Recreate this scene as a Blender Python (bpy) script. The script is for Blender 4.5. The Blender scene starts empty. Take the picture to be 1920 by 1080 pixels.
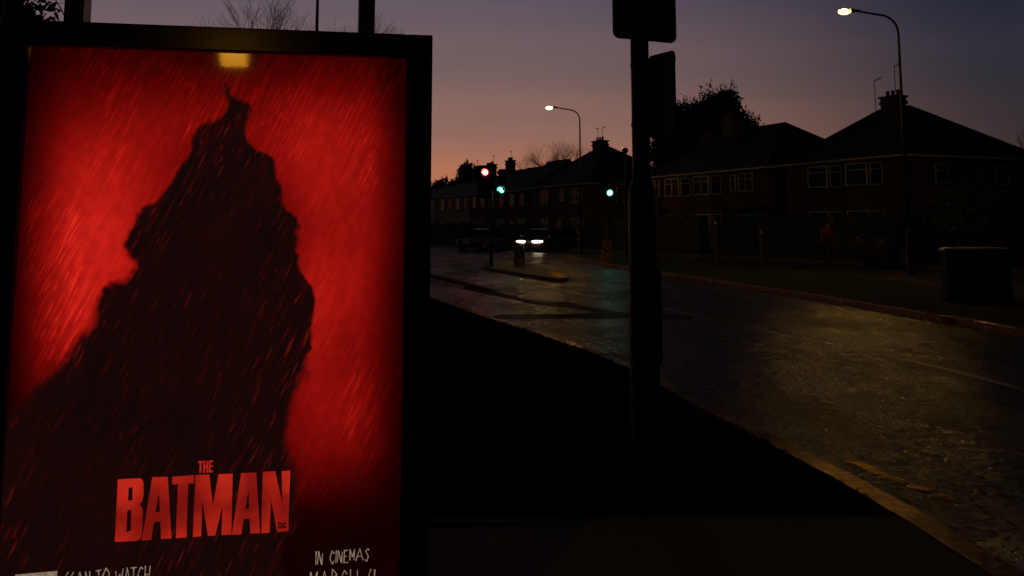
import bpy, bmesh, math, random
import numpy as np
from mathutils import Vector, Matrix
random.seed(7); rng = np.random.default_rng(11)
scn = bpy.context.scene
COL = scn.collection
R = math.radians
F = 1866.0; CX, CY = 960.0, 179.0; TH = math.atan(249/F); CH = 1.5
def ray(u, v):
    dx = (u-CX)/F; dy = (CY-v)/F
    return Vector((dx, math.cos(TH)-dy*math.sin(TH), math.sin(TH)+dy*math.cos(TH)))
def gnd(u, v, z=0.0):
    d = ray(u, v); t = (z-CH)/d.z
    return Vector((d.x*t, d.y*t, z))
def at(u, v, Y):
    d = ray(u, v); t = Y/d.y
    return Vector((d.x*t, Y, CH+d.z*t))

# ---------------------------------------------------------------- camera
cam = bpy.data.cameras.new('camera'); co = bpy.data.objects.new('camera', cam); COL.objects.link(co)
co.location = (0, 0, CH); co.rotation_euler = (R(90)+TH, 0, 0)
cam.sensor_width = 36; cam.lens = F/1920*36; cam.shift_y = -(540-CY)/1920
cam.clip_end = 3000; cam.clip_start = .05
scn.camera = co
scn.view_settings.view_transform = 'Standard'; scn.view_settings.look = 'None'
scn.view_settings.exposure = 0; scn.view_settings.gamma = 1
scn.cycles.max_bounces = 6
try:
    scn.cycles.sample_clamp_indirect = 3.0
except Exception: pass

# ---------------------------------------------------------------- materials
def lin(c):
    return tuple(((x/255)/12.92 if x/255 <= .04045 else ((x/255+.055)/1.055)**2.4) for x in c)+(1,)
def mat(name, col, rough=.7, metal=0, nscale=None, nvar=.3, bump=0, bscale=30, spec=None, rvar=0, coords='Object'):
    m = bpy.data.materials.new(name); m.use_nodes = True
    nt = m.node_tree; b = nt.nodes['Principled BSDF']
    b.inputs['Base Color'].default_value = (*col[:3], 1); b.inputs['Roughness'].default_value = rough
    b.inputs['Metallic'].default_value = metal
    if spec is not None: b.inputs['Specular IOR Level'].default_value = spec
    tc = nt.nodes.new('ShaderNodeTexCoord')
    n = nt.nodes.new('ShaderNodeTexNoise'); n.inputs['Scale'].default_value = nscale or 4; n.inputs['Detail'].default_value = 6
    nt.links.new(tc.outputs[coords], n.inputs['Vector'])
    mx = nt.nodes.new('ShaderNodeMix'); mx.data_type = 'RGBA'
    mx.inputs[6].default_value = (*[c*(1-nvar) for c in col[:3]], 1)
    mx.inputs[7].default_value = (*[min(1, c*(1+nvar)) for c in col[:3]], 1)
    nt.links.new(n.outputs['Fac'], mx.inputs[0]); nt.links.new(mx.outputs[2], b.inputs['Base Color'])
    if rvar:
        mr = nt.nodes.new('ShaderNodeMapRange'); mr.inputs[1].default_value = .35; mr.inputs[2].default_value = .65
        mr.inputs[3].default_value = max(.02, rough-rvar); mr.inputs[4].default_value = min(1, rough+rvar)
        nt.links.new(n.outputs['Fac'], mr.inputs[0]); nt.links.new(mr.outputs[0], b.inputs['Roughness'])
    if bump:
        n2 = nt.nodes.new('ShaderNodeTexNoise'); n2.inputs['Scale'].default_value = bscale; n2.inputs['Detail'].default_value = 5
        nt.links.new(tc.outputs[coords], n2.inputs['Vector'])
        bp = nt.nodes.new('ShaderNodeBump'); bp.inputs['Strength'].default_value = bump; bp.inputs['Distance'].default_value = .02
        nt.links.new(n2.outputs['Fac'], bp.inputs['Height']); nt.links.new(bp.outputs[0], b.inputs['Normal'])
    return m
def emis(name, col, s, col2=None, scale=8):
    m = bpy.data.materials.new(name); m.use_nodes = True; nt = m.node_tree; nt.nodes.clear()
    o = nt.nodes.new('ShaderNodeOutputMaterial'); e = nt.nodes.new('ShaderNodeEmission')
    e.inputs[0].default_value = (*col[:3], 1); e.inputs[1].default_value = s
    if col2:
        tc = nt.nodes.new('ShaderNodeTexCoord'); n = nt.nodes.new('ShaderNodeTexNoise'); n.inputs['Scale'].default_value = scale; n.inputs['Detail'].default_value = 8
        nt.links.new(tc.outputs['Object'], n.inputs['Vector'])
        mx = nt.nodes.new('ShaderNodeMix'); mx.data_type = 'RGBA'
        mx.inputs[6].default_value = (*col[:3], 1); mx.inputs[7].default_value = (*col2[:3], 1)
        mr = nt.nodes.new('ShaderNodeMapRange'); mr.inputs[1].default_value = .4; mr.inputs[2].default_value = .62
        nt.links.new(n.outputs['Fac'], mr.inputs[0]); nt.links.new(mr.outputs[0], mx.inputs[0]); nt.links.new(mx.outputs[2], e.inputs[0])
    nt.links.new(e.outputs[0], o.inputs[0]); return m
def clear_glass(name):
    m = bpy.data.materials.new(name); m.use_nodes = True; nt = m.node_tree; nt.nodes.clear()
    o = nt.nodes.new('ShaderNodeOutputMaterial'); t = nt.nodes.new('ShaderNodeBsdfTransparent'); g = nt.nodes.new('ShaderNodeBsdfGlossy')
    g.inputs['Roughness'].default_value = .055; f = nt.nodes.new('ShaderNodeFresnel'); f.inputs[0].default_value = 1.5
    mx = nt.nodes.new('ShaderNodeMixShader'); nt.links.new(f.outputs[0], mx.inputs[0]); nt.links.new(t.outputs[0], mx.inputs[1]); nt.links.new(g.outputs[0], mx.inputs[2])
    nt.links.new(mx.outputs[0], o.inputs[0]); return m
def brick(name, c1, c2, mortar, rough=.85, sc=1.0, bw=.23, rh=.075):
    m = bpy.data.materials.new(name); m.use_nodes = True; nt = m.node_tree; b = nt.nodes['Principled BSDF']
    tc = nt.nodes.new('ShaderNodeTexCoord'); mp = nt.nodes.new('ShaderNodeMapping')
    # walls are vertical: use (x+y, z)
    sp = nt.nodes.new('ShaderNodeSeparateXYZ'); cb = nt.nodes.new('ShaderNodeCombineXYZ'); ad = nt.nodes.new('ShaderNodeMath'); ad.operation = 'ADD'
    nt.links.new(tc.outputs['Object'], sp.inputs[0]); nt.links.new(sp.outputs[0], ad.inputs[0]); nt.links.new(sp.outputs[1], ad.inputs[1])
    nt.links.new(ad.outputs[0], cb.inputs[0]); nt.links.new(sp.outputs[2], cb.inputs[1])
    t = nt.nodes.new('ShaderNodeTexBrick'); t.inputs['Scale'].default_value = sc
    t.inputs['Color1'].default_value = (*c1, 1); t.inputs['Color2'].default_value = (*c2, 1); t.inputs['Mortar'].default_value = (*mortar, 1)
    t.inputs['Brick Width'].default_value = bw; t.inputs['Row Height'].default_value = rh; t.inputs['Mortar Size'].default_value = .008
    nt.links.new(cb.outputs[0], t.inputs['Vector'])
    n = nt.nodes.new('ShaderNodeTexNoise'); n.inputs['Scale'].default_value = 1.3; n.inputs['Detail'].default_value = 5
    nt.links.new(tc.outputs['Object'], n.inputs['Vector'])
    mx = nt.nodes.new('ShaderNodeMix'); mx.data_type = 'RGBA'; mx.blend_type = 'MULTIPLY'; mx.inputs[0].default_value = .5
    nt.links.new(t.outputs['Color'], mx.inputs[6]); nt.links.new(n.outputs['Color'], mx.inputs[7])
    nt.links.new(mx.outputs[2], b.inputs['Base Color']); b.inputs['Roughness'].default_value = rough
    bp = nt.nodes.new('ShaderNodeBump'); bp.inputs['Strength'].default_value = .4; bp.inputs['Distance'].default_value = .01
    nt.links.new(t.outputs['Fac'], bp.inputs['Height']); nt.links.new(bp.outputs[0], b.inputs['Normal'])
    return m

M = {}
M['black_metal'] = mat('black_metal', (.004, .004, .0045), .24, .0, 3, .3, spec=.22)
M['dark_steel'] = mat('dark_steel', (.022, .02, .019), .5, .3, 5, .3, .1, 40)
M['grey_steel'] = mat('grey_steel', (.10, .10, .10), .5, .5, 6, .3)
M['shelter'] = mat('shelter', (.06, .05, .045), .45, .4, 4, .3)
M['pole_paint'] = mat('pole_paint', (.018, .017, .018), .5, .1, 9, .5, .25, 50, rvar=.12)
M['asphalt'] = None
M['concrete'] = mat('concrete', (.09, .082, .07), .7, 0, 5, .45, .5, 60, spec=.2)
M['paving'] = brick('paving', (.10, .093, .085), (.07, .066, .06), (.02, .02, .018), .85, 1, .6, .6)
M['grass'] = mat('grass', (.018, .026, .010), .9, 0, 2, .5, .6, 40, spec=.05)
M['soil'] = mat('soil', (.018, .02, .011), .95, 0, .8, .5, .8, 12, spec=.05)
M['brick'] = brick('brick', (.16, .078, .058), (.12, .056, .042), (.15, .13, .11))
M['brown_brick'] = brick('brown_brick', (.18, .10, .07), (.14, .075, .052), (.2, .17, .14))
M['render'] = mat('render', (.72, .66, .6), .85, 0, 1.5, .15, .2, 30)
M['tile'] = brick('tile', (.075, .045, .035), (.06, .038, .032), (.02, .015, .012), .7, 1, .2, .16)
M['slate'] = brick('slate', (.05, .045, .045), (.04, .038, .04), (.015, .013, .012), .6, 1, .25, .2)
M['white_paint'] = mat('white_paint', (.75, .75, .72), .5, 0, 4, .08)
M['window_glass'] = mat('window_glass', (.008, .009, .010), .2, 0, 3, .2, spec=.10)
M['curtain'] = mat('curtain', (.35, .3, .25), .9, 0, 5, .2)
M['door_paint'] = mat('door_paint', (.08, .02, .02), .4)
M['clay'] = mat('clay', (.25, .1, .06), .8)
M['bark'] = mat('bark', (.045, .032, .024), .9, 0, 8, .4, .6, 30)
M['leaf'] = mat('leaf', (.03, .045, .018), .7, 0, 3, .5)
M['leaf_near'] = mat('leaf_near', (.025, .04, .015), .5, 0, 3, .5)
M['hedge'] = mat('hedge', (.028, .04, .018), .8, 0, 3, .5)
M['white_line'] = mat('white_line', (.13, .12, .10), .45, 0, 14, .5, .4, 60, rvar=.1)
M['car_paint'] = mat('car_paint', (.10, .09, .10), .25, .4, 4, .1)
M['car_silver'] = mat('car_silver', (.06, .06, .065), .25, .4, 4, .1)
M['car_dark'] = mat('car_dark', (.02, .02, .03), .25, .3, 4, .1)
M['car_glass'] = mat('car_glass', (.006, .007, .008), .08, 0, 3, .1, spec=.4)
M['rubber'] = mat('rubber', (.015, .015, .015), .8)
M['rim'] = mat('rim', (.35, .35, .36), .35, .8)
M['black_plastic'] = mat('black_plastic', (.012, .012, .012), .6)
M['plate'] = mat('plate', (.6, .6, .55), .5)
M['lens_off'] = mat('lens_off', (.12, .1, .08), .2)
M['amber_off'] = mat('amber_off', (.15, .06, .01), .3)

M['red_halo'] = emis('red_halo', (1, .006, .004), .75)  # glowing disc standing in for red light spilled on the signal housing

M['green_halo'] = emis('green_halo', (0, .55, .33), .6)  # same painted housing spill, in green
M['lamp_core'] = emis('lamp_core', (1, .60, .17), 130)
def bowl_mat(name, cc, cs, ec, es, p=5.0):
    # a lit lens: hottest where it faces you, its own tint at the rim
    m = bpy.data.materials.new(name); m.use_nodes = True; nt = m.node_tree; nt.nodes.clear()
    o = nt.nodes.new('ShaderNodeOutputMaterial'); e1 = nt.nodes.new('ShaderNodeEmission')
    lw = nt.nodes.new('ShaderNodeLayerWeight'); lw.inputs[0].default_value = .5
    iv = nt.nodes.new('ShaderNodeMath'); iv.operation = 'SUBTRACT'; iv.inputs[0].default_value = 1; nt.links.new(lw.outputs['Facing'], iv.inputs[1])
    pw = nt.nodes.new('ShaderNodeMath'); pw.operation = 'POWER'; pw.inputs[1].default_value = p; nt.links.new(iv.outputs[0], pw.inputs[0])
    st = nt.nodes.new('ShaderNodeMath'); st.operation = 'MULTIPLY_ADD'; st.inputs[1].default_value = cs; st.inputs[2].default_value = es; nt.links.new(pw.outputs[0], st.inputs[0])
    mx = nt.nodes.new('ShaderNodeMix'); mx.data_type = 'RGBA'; mx.inputs[6].default_value = (*ec, 1); mx.inputs[7].default_value = (*cc, 1)
    nt.links.new(iv.outputs[0], mx.inputs[0]); nt.links.new(mx.outputs[2], e1.inputs[0]); nt.links.new(st.outputs[0], e1.inputs[1])
    nt.links.new(e1.outputs[0], o.inputs[0]); return m
M['lamp_core'] = bowl_mat('lamp_bowl_glow', (1, .50, .09), 2100, (1, .62, .10), .8, 10)
M['red_glow'] = bowl_mat('red_glow', (1, .17, .12), 170, (1, .01, .005), .9, 6)
M['green_glow'] = bowl_mat('green_glow', (.2, 1, .72), 90, (0, .75, .45), .8, 6)
M['headlight_glow'] = bowl_mat('headlight_glow', (1, .84, .60), 60, (1, .45, .14), .9, 4)
M['lamp_rim'] = emis('lamp_rim', (1, .72, .16), 3.0)
M['shelter_lamp'] = emis('shelter_lamp', (1, .47, .035), 15.0, (1, .40, .02), 5)
M['bollard'] = mat('bollard', (.30, .22, .12), .5, 0, 4, .2)
M['jacket'] = mat('jacket', (.13, .022, .014), .9, spec=.1)
M['trousers'] = mat('trousers', (.02, .022, .03), .85)
M['skin'] = mat('skin', (.42, .24, .17), .6)
M['chrome'] = mat('chrome', (.7, .7, .68), .2, 1)
M['cabinet'] = mat('cabinet', (.055, .06, .04), .8, 0, 4, .5, .1, 30, spec=.15)
M['sign_blue'] = mat('sign_blue', (.012, .022, .05), .45, 0, 4, .2)
M['sign_text'] = mat('sign_text', (.10, .10, .12), .5)
M['sign_grey'] = mat('sign_grey', (.05, .048, .045), .6, .2, 6, .35)
M['tooth'] = mat('shoe', (.03, .03, .03), .6)
M['glass'] = clear_glass('glass')

# asphalt: damp, worn, patchy
def damp(nt, col_out, rough_out, nrm_out, w_out, wmax, film=(.8, .8, .8)):
    # damp mineral surface: matt stone with a thin wet film
    for n_ in list(nt.nodes):
        if n_.type == 'BSDF_PRINCIPLED': nt.nodes.remove(n_)
    o = [n_ for n_ in nt.nodes if n_.type == 'OUTPUT_MATERIAL'][0]
    d = nt.nodes.new('ShaderNodeBsdfDiffuse'); g = nt.nodes.new('ShaderNodeBsdfGlossy'); mx = nt.nodes.new('ShaderNodeMixShader'); g.inputs[0].default_value = (*film, 1)
    nt.links.new(col_out, d.inputs[0]); nt.links.new(rough_out, g.inputs['Roughness']); nt.links.new(nrm_out, g.inputs['Normal']); nt.links.new(nrm_out, d.inputs['Normal'])
    nt.links.new(w_out, mx.inputs[0]); nt.links.new(d.outputs[0], mx.inputs[1]); nt.links.new(g.outputs[0], mx.inputs[2]); nt.links.new(mx.outputs[0], o.inputs[0])
def asphalt(name, base, r0, r1, w0=.03, w1=.10, vs=62, vd=.007, stretch=(1.6, .45, 1), film=(.8, .8, .8)):
    m = bpy.data.materials.new(name); m.use_nodes = True; nt = m.node_tree
    tc = nt.nodes.new('ShaderNodeTexCoord')
    big = nt.nodes.new('ShaderNodeTexNoise'); big.inputs['Scale'].default_value = .5; big.inputs['Detail'].default_value = 7; big.inputs['Roughness'].default_value = .65
    mp = nt.nodes.new('ShaderNodeMapping'); mp.inputs['Scale'].default_value = stretch; mp.inputs['Rotation'].default_value = (0, 0, R(-12))
    nt.links.new(tc.outputs['Object'], mp.inputs[0]); nt.links.new(mp.outputs[0], big.inputs['Vector'])
    def noise(sc, det): 
        n = nt.nodes.new('ShaderNodeTexNoise'); n.inputs['Scale'].default_value = sc; n.inputs['Detail'].default_value = det
        nt.links.new(tc.outputs['Object'], n.inputs['Vector']); return n
    fine = noise(55, 4); med = noise(7, 6); grit = noise(24, 6)
    vor = nt.nodes.new('ShaderNodeTexVoronoi'); vor.inputs['Scale'].default_value = vs
    nt.links.new(tc.outputs['Object'], vor.inputs['Vector'])
    mx = nt.nodes.new('ShaderNodeMix'); mx.data_type = 'RGBA'
    mx.inputs[6].default_value = (*[c*.5 for c in base], 1); mx.inputs[7].default_value = (*[c*1.6 for c in base], 1)
    nt.links.new(fine.outputs['Fac'], mx.inputs[0])
    ad = nt.nodes.new('ShaderNodeMath'); ad.operation = 'MULTIPLY_ADD'; ad.inputs[1].default_value = .5
    nt.links.new(med.outputs['Fac'], ad.inputs[0]); nt.links.new(big.outputs['Fac'], ad.inputs[2])
    mr = nt.nodes.new('ShaderNodeMapRange'); mr.inputs[1].default_value = .60; mr.inputs[2].default_value = .92
    mr.inputs[3].default_value = r0; mr.inputs[4].default_value = r1
    nt.links.new(ad.outputs[0], mr.inputs[0])
    mw = nt.nodes.new('ShaderNodeMapRange'); mw.inputs[1].default_value = .60; mw.inputs[2].default_value = .92
    mw.inputs[3].default_value = w1; mw.inputs[4].default_value = w0
    nt.links.new(ad.outputs[0], mw.inputs[0])
    gw = nt.nodes.new('ShaderNodeMapRange'); gw.inputs[1].default_value = .35; gw.inputs[2].default_value = .65; gw.inputs[3].default_value = .35; gw.inputs[4].default_value = 1.5
    nt.links.new(grit.outputs['Fac'], gw.inputs[0])
    mm = nt.nodes.new('ShaderNodeMath'); mm.operation = 'MULTIPLY'; nt.links.new(mw.outputs[0], mm.inputs[0]); nt.links.new(gw.outputs[0], mm.inputs[1])
    b1 = nt.nodes.new('ShaderNodeBump'); b1.inputs['Strength'].default_value = .6; b1.inputs['Distance'].default_value = vd
    nt.links.new(vor.outputs['Distance'], b1.inputs['Height'])
    b2 = nt.nodes.new('ShaderNodeBump'); b2.inputs['Strength'].default_value = .06; b2.inputs['Distance'].default_value = .010
    nt.links.new(med.outputs['Fac'], b2.inputs['Height']); nt.links.new(b1.outputs[0], b2.inputs['Normal'])
    damp(nt, mx.outputs[2], mr.outputs[0], b2.outputs[0], mm.outputs[0], w1, film)
    return m
M['asphalt'] = asphalt('asphalt', (.030, .029, .028), .20, .34, .08, .22)
M['wet_kerb'] = asphalt('wet_kerb', (.07, .06, .05), .24, .36, .08, .24, 40, .004, (1, 1, 1), (.85, .66, .46))  # gloss tinted warm, orange lamplight put into the sheen colour
M['wet_line'] = asphalt('wet_line', (.12, .08, .02), .24, .36, .02, .40, 30, .006, (3, 3, 3), (.9, .62, .25))  # gloss tinted the same way to turn the mirrored lamp orange
M['dark_road_strip'] = asphalt('dark_road_strip', (.02, .02, .02), .34, .6, .02, .09)  # darker, rougher surface for the strips across the road
M['yellow_line'] = mat('yellow_line', (.30, .20, .05), .42, 0, 9, .8, .5, 50, rvar=.15)

# ---------------------------------------------------------------- mesh helpers
class MB:
    def __init__(s): s.bm = bmesh.new()
    def box(s, a, b):
        x0, y0, z0 = a; x1, y1, z1 = b
        vs = [s.bm.verts.new(p) for p in ((x0,y0,z0),(x1,y0,z0),(x1,y1,z0),(x0,y1,z0),(x0,y0,z1),(x1,y0,z1),(x1,y1,z1),(x0,y1,z1))]
        for f in ((0,3,2,1),(4,5,6,7),(0,1,5,4),(1,2,6,5),(2,3,7,6),(3,0,4,7)): s.bm.faces.new([vs[i] for i in f])
        return s
    def face(s, pts): 
        s.bm.faces.new([s.bm.verts.new(p) for p in pts]); return s
    def tube(s, pts, rad, n=10, caps=True):
        pts = [Vector(p) for p in pts]; rs = rad if isinstance(rad, (list, tuple)) else [rad]*len(pts)
        rings = []; prev = None
        for i, p in enumerate(pts):
            d = (pts[min(i+1, len(pts)-1)]-pts[max(i-1, 0)]).normalized()
            if prev is None:
                a = d.orthogonal().normalized()
            else:
                a = (prev - d*prev.dot(d))
                a = a.normalized() if a.length > 1e-6 else d.orthogonal().normalized()
            prev = a; bb = d.cross(a)
            rings.append([s.bm.verts.new(p+(a*math.cos(t)+bb*math.sin(t))*rs[i]) for t in [2*math.pi*k/n for k in range(n)]])
        for r0, r1 in zip(rings, rings[1:]):
            for k in range(n): s.bm.faces.new((r0[k], r0[(k+1)%n], r1[(k+1)%n], r1[k]))
        if caps:
            s.bm.faces.new(list(reversed(rings[0]))); s.bm.faces.new(rings[-1])
        return s
    def disc(s, c, r, nrm, n=20, thick=0):
        c = Vector(c); nrm = Vector(nrm).normalized()
        return s.tube([c, c+nrm*max(thick, .002)], r, n)
    def prism(s, poly, z0, z1):
        lo = [s.bm.verts.new((p[0], p[1], z0)) for p in poly]; hi = [s.bm.verts.new((p[0], p[1], z1)) for p in poly]
        s.bm.faces.new(hi); s.bm.faces.new(list(reversed(lo)))
        n = len(poly)
        for k in range(n): s.bm.faces.new((lo[k], lo[(k+1)%n], hi[(k+1)%n], hi[k]))
        return s
    def loft(s, rings, caps=True):
        vr = [[s.bm.verts.new(p) for p in r] for r in rings]; n = len(vr[0])
        for a, b in zip(vr, vr[1:]):
            for k in range(n): s.bm.faces.new((a[k], a[(k+1)%n], b[(k+1)%n], b[k]))
        if caps: s.bm.faces.new(list(reversed(vr[0]))); s.bm.faces.new(vr[-1])
        return s
    def build(s, name, m, parent=None, smooth=False, bevel=0, tri=False):
        bmesh.ops.recalc_face_normals(s.bm, faces=s.bm.faces)
        if tri: bmesh.ops.triangulate(s.bm, faces=s.bm.faces)
        me = bpy.data.meshes.new(name); s.bm.to_mesh(me); s.bm.free()
        if smooth:
            for p in me.polygons: p.use_smooth = True
        me.materials.append(M[m] if isinstance(m, str) else m)
        o = bpy.data.objects.new(name, me); COL.objects.link(o)
        if parent is not None: o.parent = parent
        if bevel:
            bv = o.modifiers.new('bevel', 'BEVEL'); bv.width = bevel; bv.segments = 2; bv.limit_method = 'ANGLE'
        return o
def tag(o, label=None, cat=None, group=None, kind=None):
    if label: o['label'] = label
    if cat: o['category'] = cat
    if group: o['group'] = group
    if kind: o['kind'] = kind
    return o
def empty(name, loc, rz=0, **k):
    o = bpy.data.objects.new(name, None); COL.objects.link(o); o.location = loc; o.rotation_euler = (0, 0, rz)
    o.empty_display_size = .2
    return tag(o, **k)
def raw(name, verts, faces, m, parent=None, smooth=False):
    me = bpy.data.meshes.new(name); me.from_pydata(verts, [], faces); me.materials.append(M[m] if isinstance(m, str) else m)
    if smooth:
        for p in me.polygons: p.use_smooth = True
    o = bpy.data.objects.new(name, me); COL.objects.link(o)
    if parent is not None: o.parent = parent
    return o
def copy_tree(o, parent=None):
    c = o.copy(); COL.objects.link(c); c.parent = parent
    for ch in [x for x in o.children]: copy_tree(ch, c)
    return c

# ---------------------------------------------------------------- world: dusk sky, sunset to the left behind the panel
w = bpy.data.worlds.new('World'); scn.world = w; w.use_nodes = True
nt = w.node_tree; nt.nodes.clear()
out = nt.nodes.new('ShaderNodeOutputWorld'); bg = nt.nodes.new('ShaderNodeBackground'); nt.links.new(bg.outputs[0], out.inputs[0])
tc = nt.nodes.new('ShaderNodeTexCoord'); nrm = nt.nodes.new('ShaderNodeVectorMath'); nrm.operation = 'NORMALIZE'
nt.links.new(tc.outputs['Generated'], nrm.inputs[0])
sep = nt.nodes.new('ShaderNodeSeparateXYZ'); nt.links.new(nrm.outputs[0], sep.inputs[0])
SUNAZ = R(-14)
dot = nt.nodes.new('ShaderNodeVectorMath'); dot.operation = 'DOT_PRODUCT'; dot.inputs[1].default_value = (math.sin(SUNAZ), math.cos(SUNAZ), 0)
nt.links.new(nrm.outputs[0], dot.inputs[0])
def ramp(stops):
    r = nt.nodes.new('ShaderNodeValToRGB'); e = r.color_ramp.elements
    while len(e) < len(stops): e.new(.5)
    for el, (p, c) in zip(e, stops): el.position = p; el.color = lin(c)
    mr = nt.nodes.new('ShaderNodeMapRange'); mr.inputs[1].default_value = 0; mr.inputs[2].default_value = .5
    nt.links.new(sep.outputs[2], mr.inputs[0]); nt.links.new(mr.outputs[0], r.inputs[0]); return r
# elevation sin/.5 : 4deg=.14  8deg=.278  13deg=.45
warm = ramp([(0, (196, 118, 72)), (.10, (178, 114, 84)), (.18, (149, 109, 95)), (.30, (121, 98, 96)), (.46, (97, 88, 99)), (.60, (44, 42, 54)), (1, (18, 20, 32))])
cold = ramp([(0, (74, 54, 46)), (.12, (62, 50, 48)), (.20, (54, 47, 50)), (.32, (47, 46, 56)), (.46, (31, 36, 54)), (.60, (14, 16, 26)), (1, (6, 8, 14))])
mrd = nt.nodes.new('ShaderNodeMapRange'); mrd.interpolation_type = 'SMOOTHSTEP'
mrd.inputs[1].default_value = .74; mrd.inputs[2].default_value = 1.0
nt.links.new(dot.outputs['Value'], mrd.inputs[0])
mixc = nt.nodes.new('ShaderNodeMix'); mixc.data_type = 'RGBA'
nt.links.new(mrd.outputs[0], mixc.inputs[0]); nt.links.new(cold.outputs[0], mixc.inputs[6]); nt.links.new(warm.outputs[0], mixc.inputs[7])
fall = nt.nodes.new('ShaderNodeMapRange'); fall.interpolation_type = 'SMOOTHSTEP'
fall.inputs[1].default_value = -.2; fall.inputs[2].default_value = .7; fall.inputs[3].default_value = .16; fall.inputs[4].default_value = 1
nt.links.new(dot.outputs['Value'], fall.inputs[0])
mpw = nt.nodes.new('ShaderNodeMapping'); mpw.inputs['Scale'].default_value = (1.2, 1.2, 14); nt.links.new(nrm.outputs[0], mpw.inputs[0])
cn = nt.nodes.new('ShaderNodeTexNoise'); cn.inputs['Scale'].default_value = 1.6; cn.inputs['Detail'].default_value = 5; nt.links.new(mpw.outputs[0], cn.inputs['Vector'])
cr_ = nt.nodes.new('ShaderNodeMapRange'); cr_.inputs[1].default_value = .35; cr_.inputs[2].default_value = .65; cr_.inputs[3].default_value = .0; cr_.inputs[4].default_value = 1
nt.links.new(cn.outputs['Fac'], cr_.inputs[0])
tint = nt.nodes.new('ShaderNodeMix'); tint.data_type = 'RGBA'; tint.inputs[6].default_value = (.93, .95, .97, 1); tint.inputs[7].default_value = (1.09, 1.03, 1.04, 1); nt.links.new(cr_.outputs[0], tint.inputs[0])
mulc = nt.nodes.new('ShaderNodeMix'); mulc.data_type = 'RGBA'; mulc.blend_type = 'MULTIPLY'; mulc.inputs[0].default_value = 1
nt.links.new(mixc.outputs[2], mulc.inputs[6]); nt.links.new(tint.outputs[2], mulc.inputs[7])
nt.links.new(mulc.outputs[2], bg.inputs[0]); nt.links.new(fall.outputs[0], bg.inputs[1])

# ---------------------------------------------------------------- ground, road, kerbs
near = [(2.15, -30), (2.15, -5), (2.12, 3.0)] + [tuple(gnd(*p)[:2]) for p in ((1850,1080),(1700,982),(1585,917),(1500,868),(1330,780),(1175,695),(1040,645),(900,598),(805,565))]
near += [(-4.6, 26.5), (-8.5, 35), (-14, 47), (-21, 62), (-31, 82), (-50, 118)]
far = [(7.4, -30), (7.4, 0), tuple(gnd(1920, 630)[:2]), tuple(gnd(1750, 600)[:2]), tuple(gnd(1500, 556)[:2]), tuple(gnd(1230, 514)[:2]), tuple(gnd(1120, 495)[:2]), tuple(gnd(1062, 483)[:2])]
back = [tuple(gnd(1140, 480)[:2]), tuple(gnd(1230, 490)[:2]), tuple(gnd(1400, 500)[:2]), tuple(gnd(1600, 522)[:2]), tuple(gnd(1920, 566)[:2]), (14, 0), (14, -30)]
def smooth_line(pts, n=6):
    out = []
    for i in range(len(pts)-1):
        p0 = Vector(pts[max(i-1, 0)]); p1 = Vector(pts[i]); p2 = Vector(pts[i+1]); p3 = Vector(pts[min(i+2, len(pts)-1)])
        for k in range(n):
            t = k/n
            q = .5*((2*p1)+(p2-p0)*t+(2*p0-5*p1+4*p2-p3)*t*t+(3*p1-p0-3*p2+p3)*t**3)
            out.append((q.x, q.y))
    out.append(tuple(pts[-1])); return out
near_s = smooth_line(near, 5)
U = Vector((-.3905, .9206)); V = Vector((.9206, .3905)); C0 = Vector((18.96, 48.0))
def hs(s, v=0): return C0+U*s+V*v
b = MB(); b.face([(-1500,-600,-.05),(1500,-600,-.05),(1500,1500,-.05),(-1500,1500,-.05)])
tag(b.build('ground', 'soil'), kind='structure')
b = MB()
hf0, hf1 = hs(-60, -6.0), hs(110, -6.0)
b.face([(x, y, 0) for x, y in near_s]+[(hf1.x, hf1.y, 0), (hf0.x, hf0.y, 0), (40, -30, 0)])
tag(b.build('road', 'asphalt', tri=True), kind='structure')
def offset(pl, d):
    out = []
    for i, p in enumerate(pl):
        a = Vector(pl[max(i-1, 0)]); c = Vector(pl[min(i+1, len(pl)-1)]); t = (c-a).normalized(); n = Vector((-t.y, t.x))
        out.append((p[0]+n.x*d, p[1]+n.y*d))
    return out
def strip(pl, d0, d1, z0, z1, name, m, **k):
    A = offset(pl, d0); B = offset(pl, d1); bb = MB()
    rings = [[(a[0], a[1], z0), (a[0], a[1], z1), (c[0], c[1], z1), (c[0], c[1], z0)] for a, c in zip(A, B)]
    bb.loft(rings); return tag(bb.build(name, m, bevel=k.pop('bevel', 0)), kind='structure', **k)
# near pavement and grass verge (left of the near kerb)
def resample(pl, step):
    out = [Vector(pl[0])]; acc = 0.0
    for p, q in zip(pl, pl[1:]):
        p, q = Vector(p), Vector(q); d = (q-p).length; t_ = step-acc
        while t_ <= d: out.append(p+(q-p)*(t_/d)); t_ += step
        acc = (acc+d) % step
    return out
kp = [p for p in resample([p for p in near_s if p[1] > -6], .915)]
b = MB()
for p, q in zip(kp, kp[1:]):
    d = (q-p).normalized(); n_ = Vector((-d.y, d.x)); p2 = p+d*.006; q2 = q-d*.006; hz_ = .108+random.uniform(-.004, .004); in_ = random.uniform(-.006, .006)
    b.loft([[(*(c+n_*in_), -.04), (*(c+n_*in_), hz_-.012), (*(c+n_*(in_+.012)), hz_), (*(c+n_*.15), hz_), (*(c+n_*.15), -.04)] for c in (p2, q2)])
tag(b.build('kerb', 'wet_kerb'), kind='structure')
inner = offset(near_s, .15)
yl = gnd(950, 988, .1).y
b = MB(); pl = [(x, y, .10) for x, y in inner if y > yl]
first = (2.0, yl, .10)
b.face([(-60, yl-.25, .10), (pl[0][0], yl+.15, .10)]+pl+[(-80, 118, .10)])
tag(b.build('verge', 'soil', tri=True), kind='structure')
b = MB(); plb = [(x, y) for x, y in inner if y <= yl]
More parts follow.
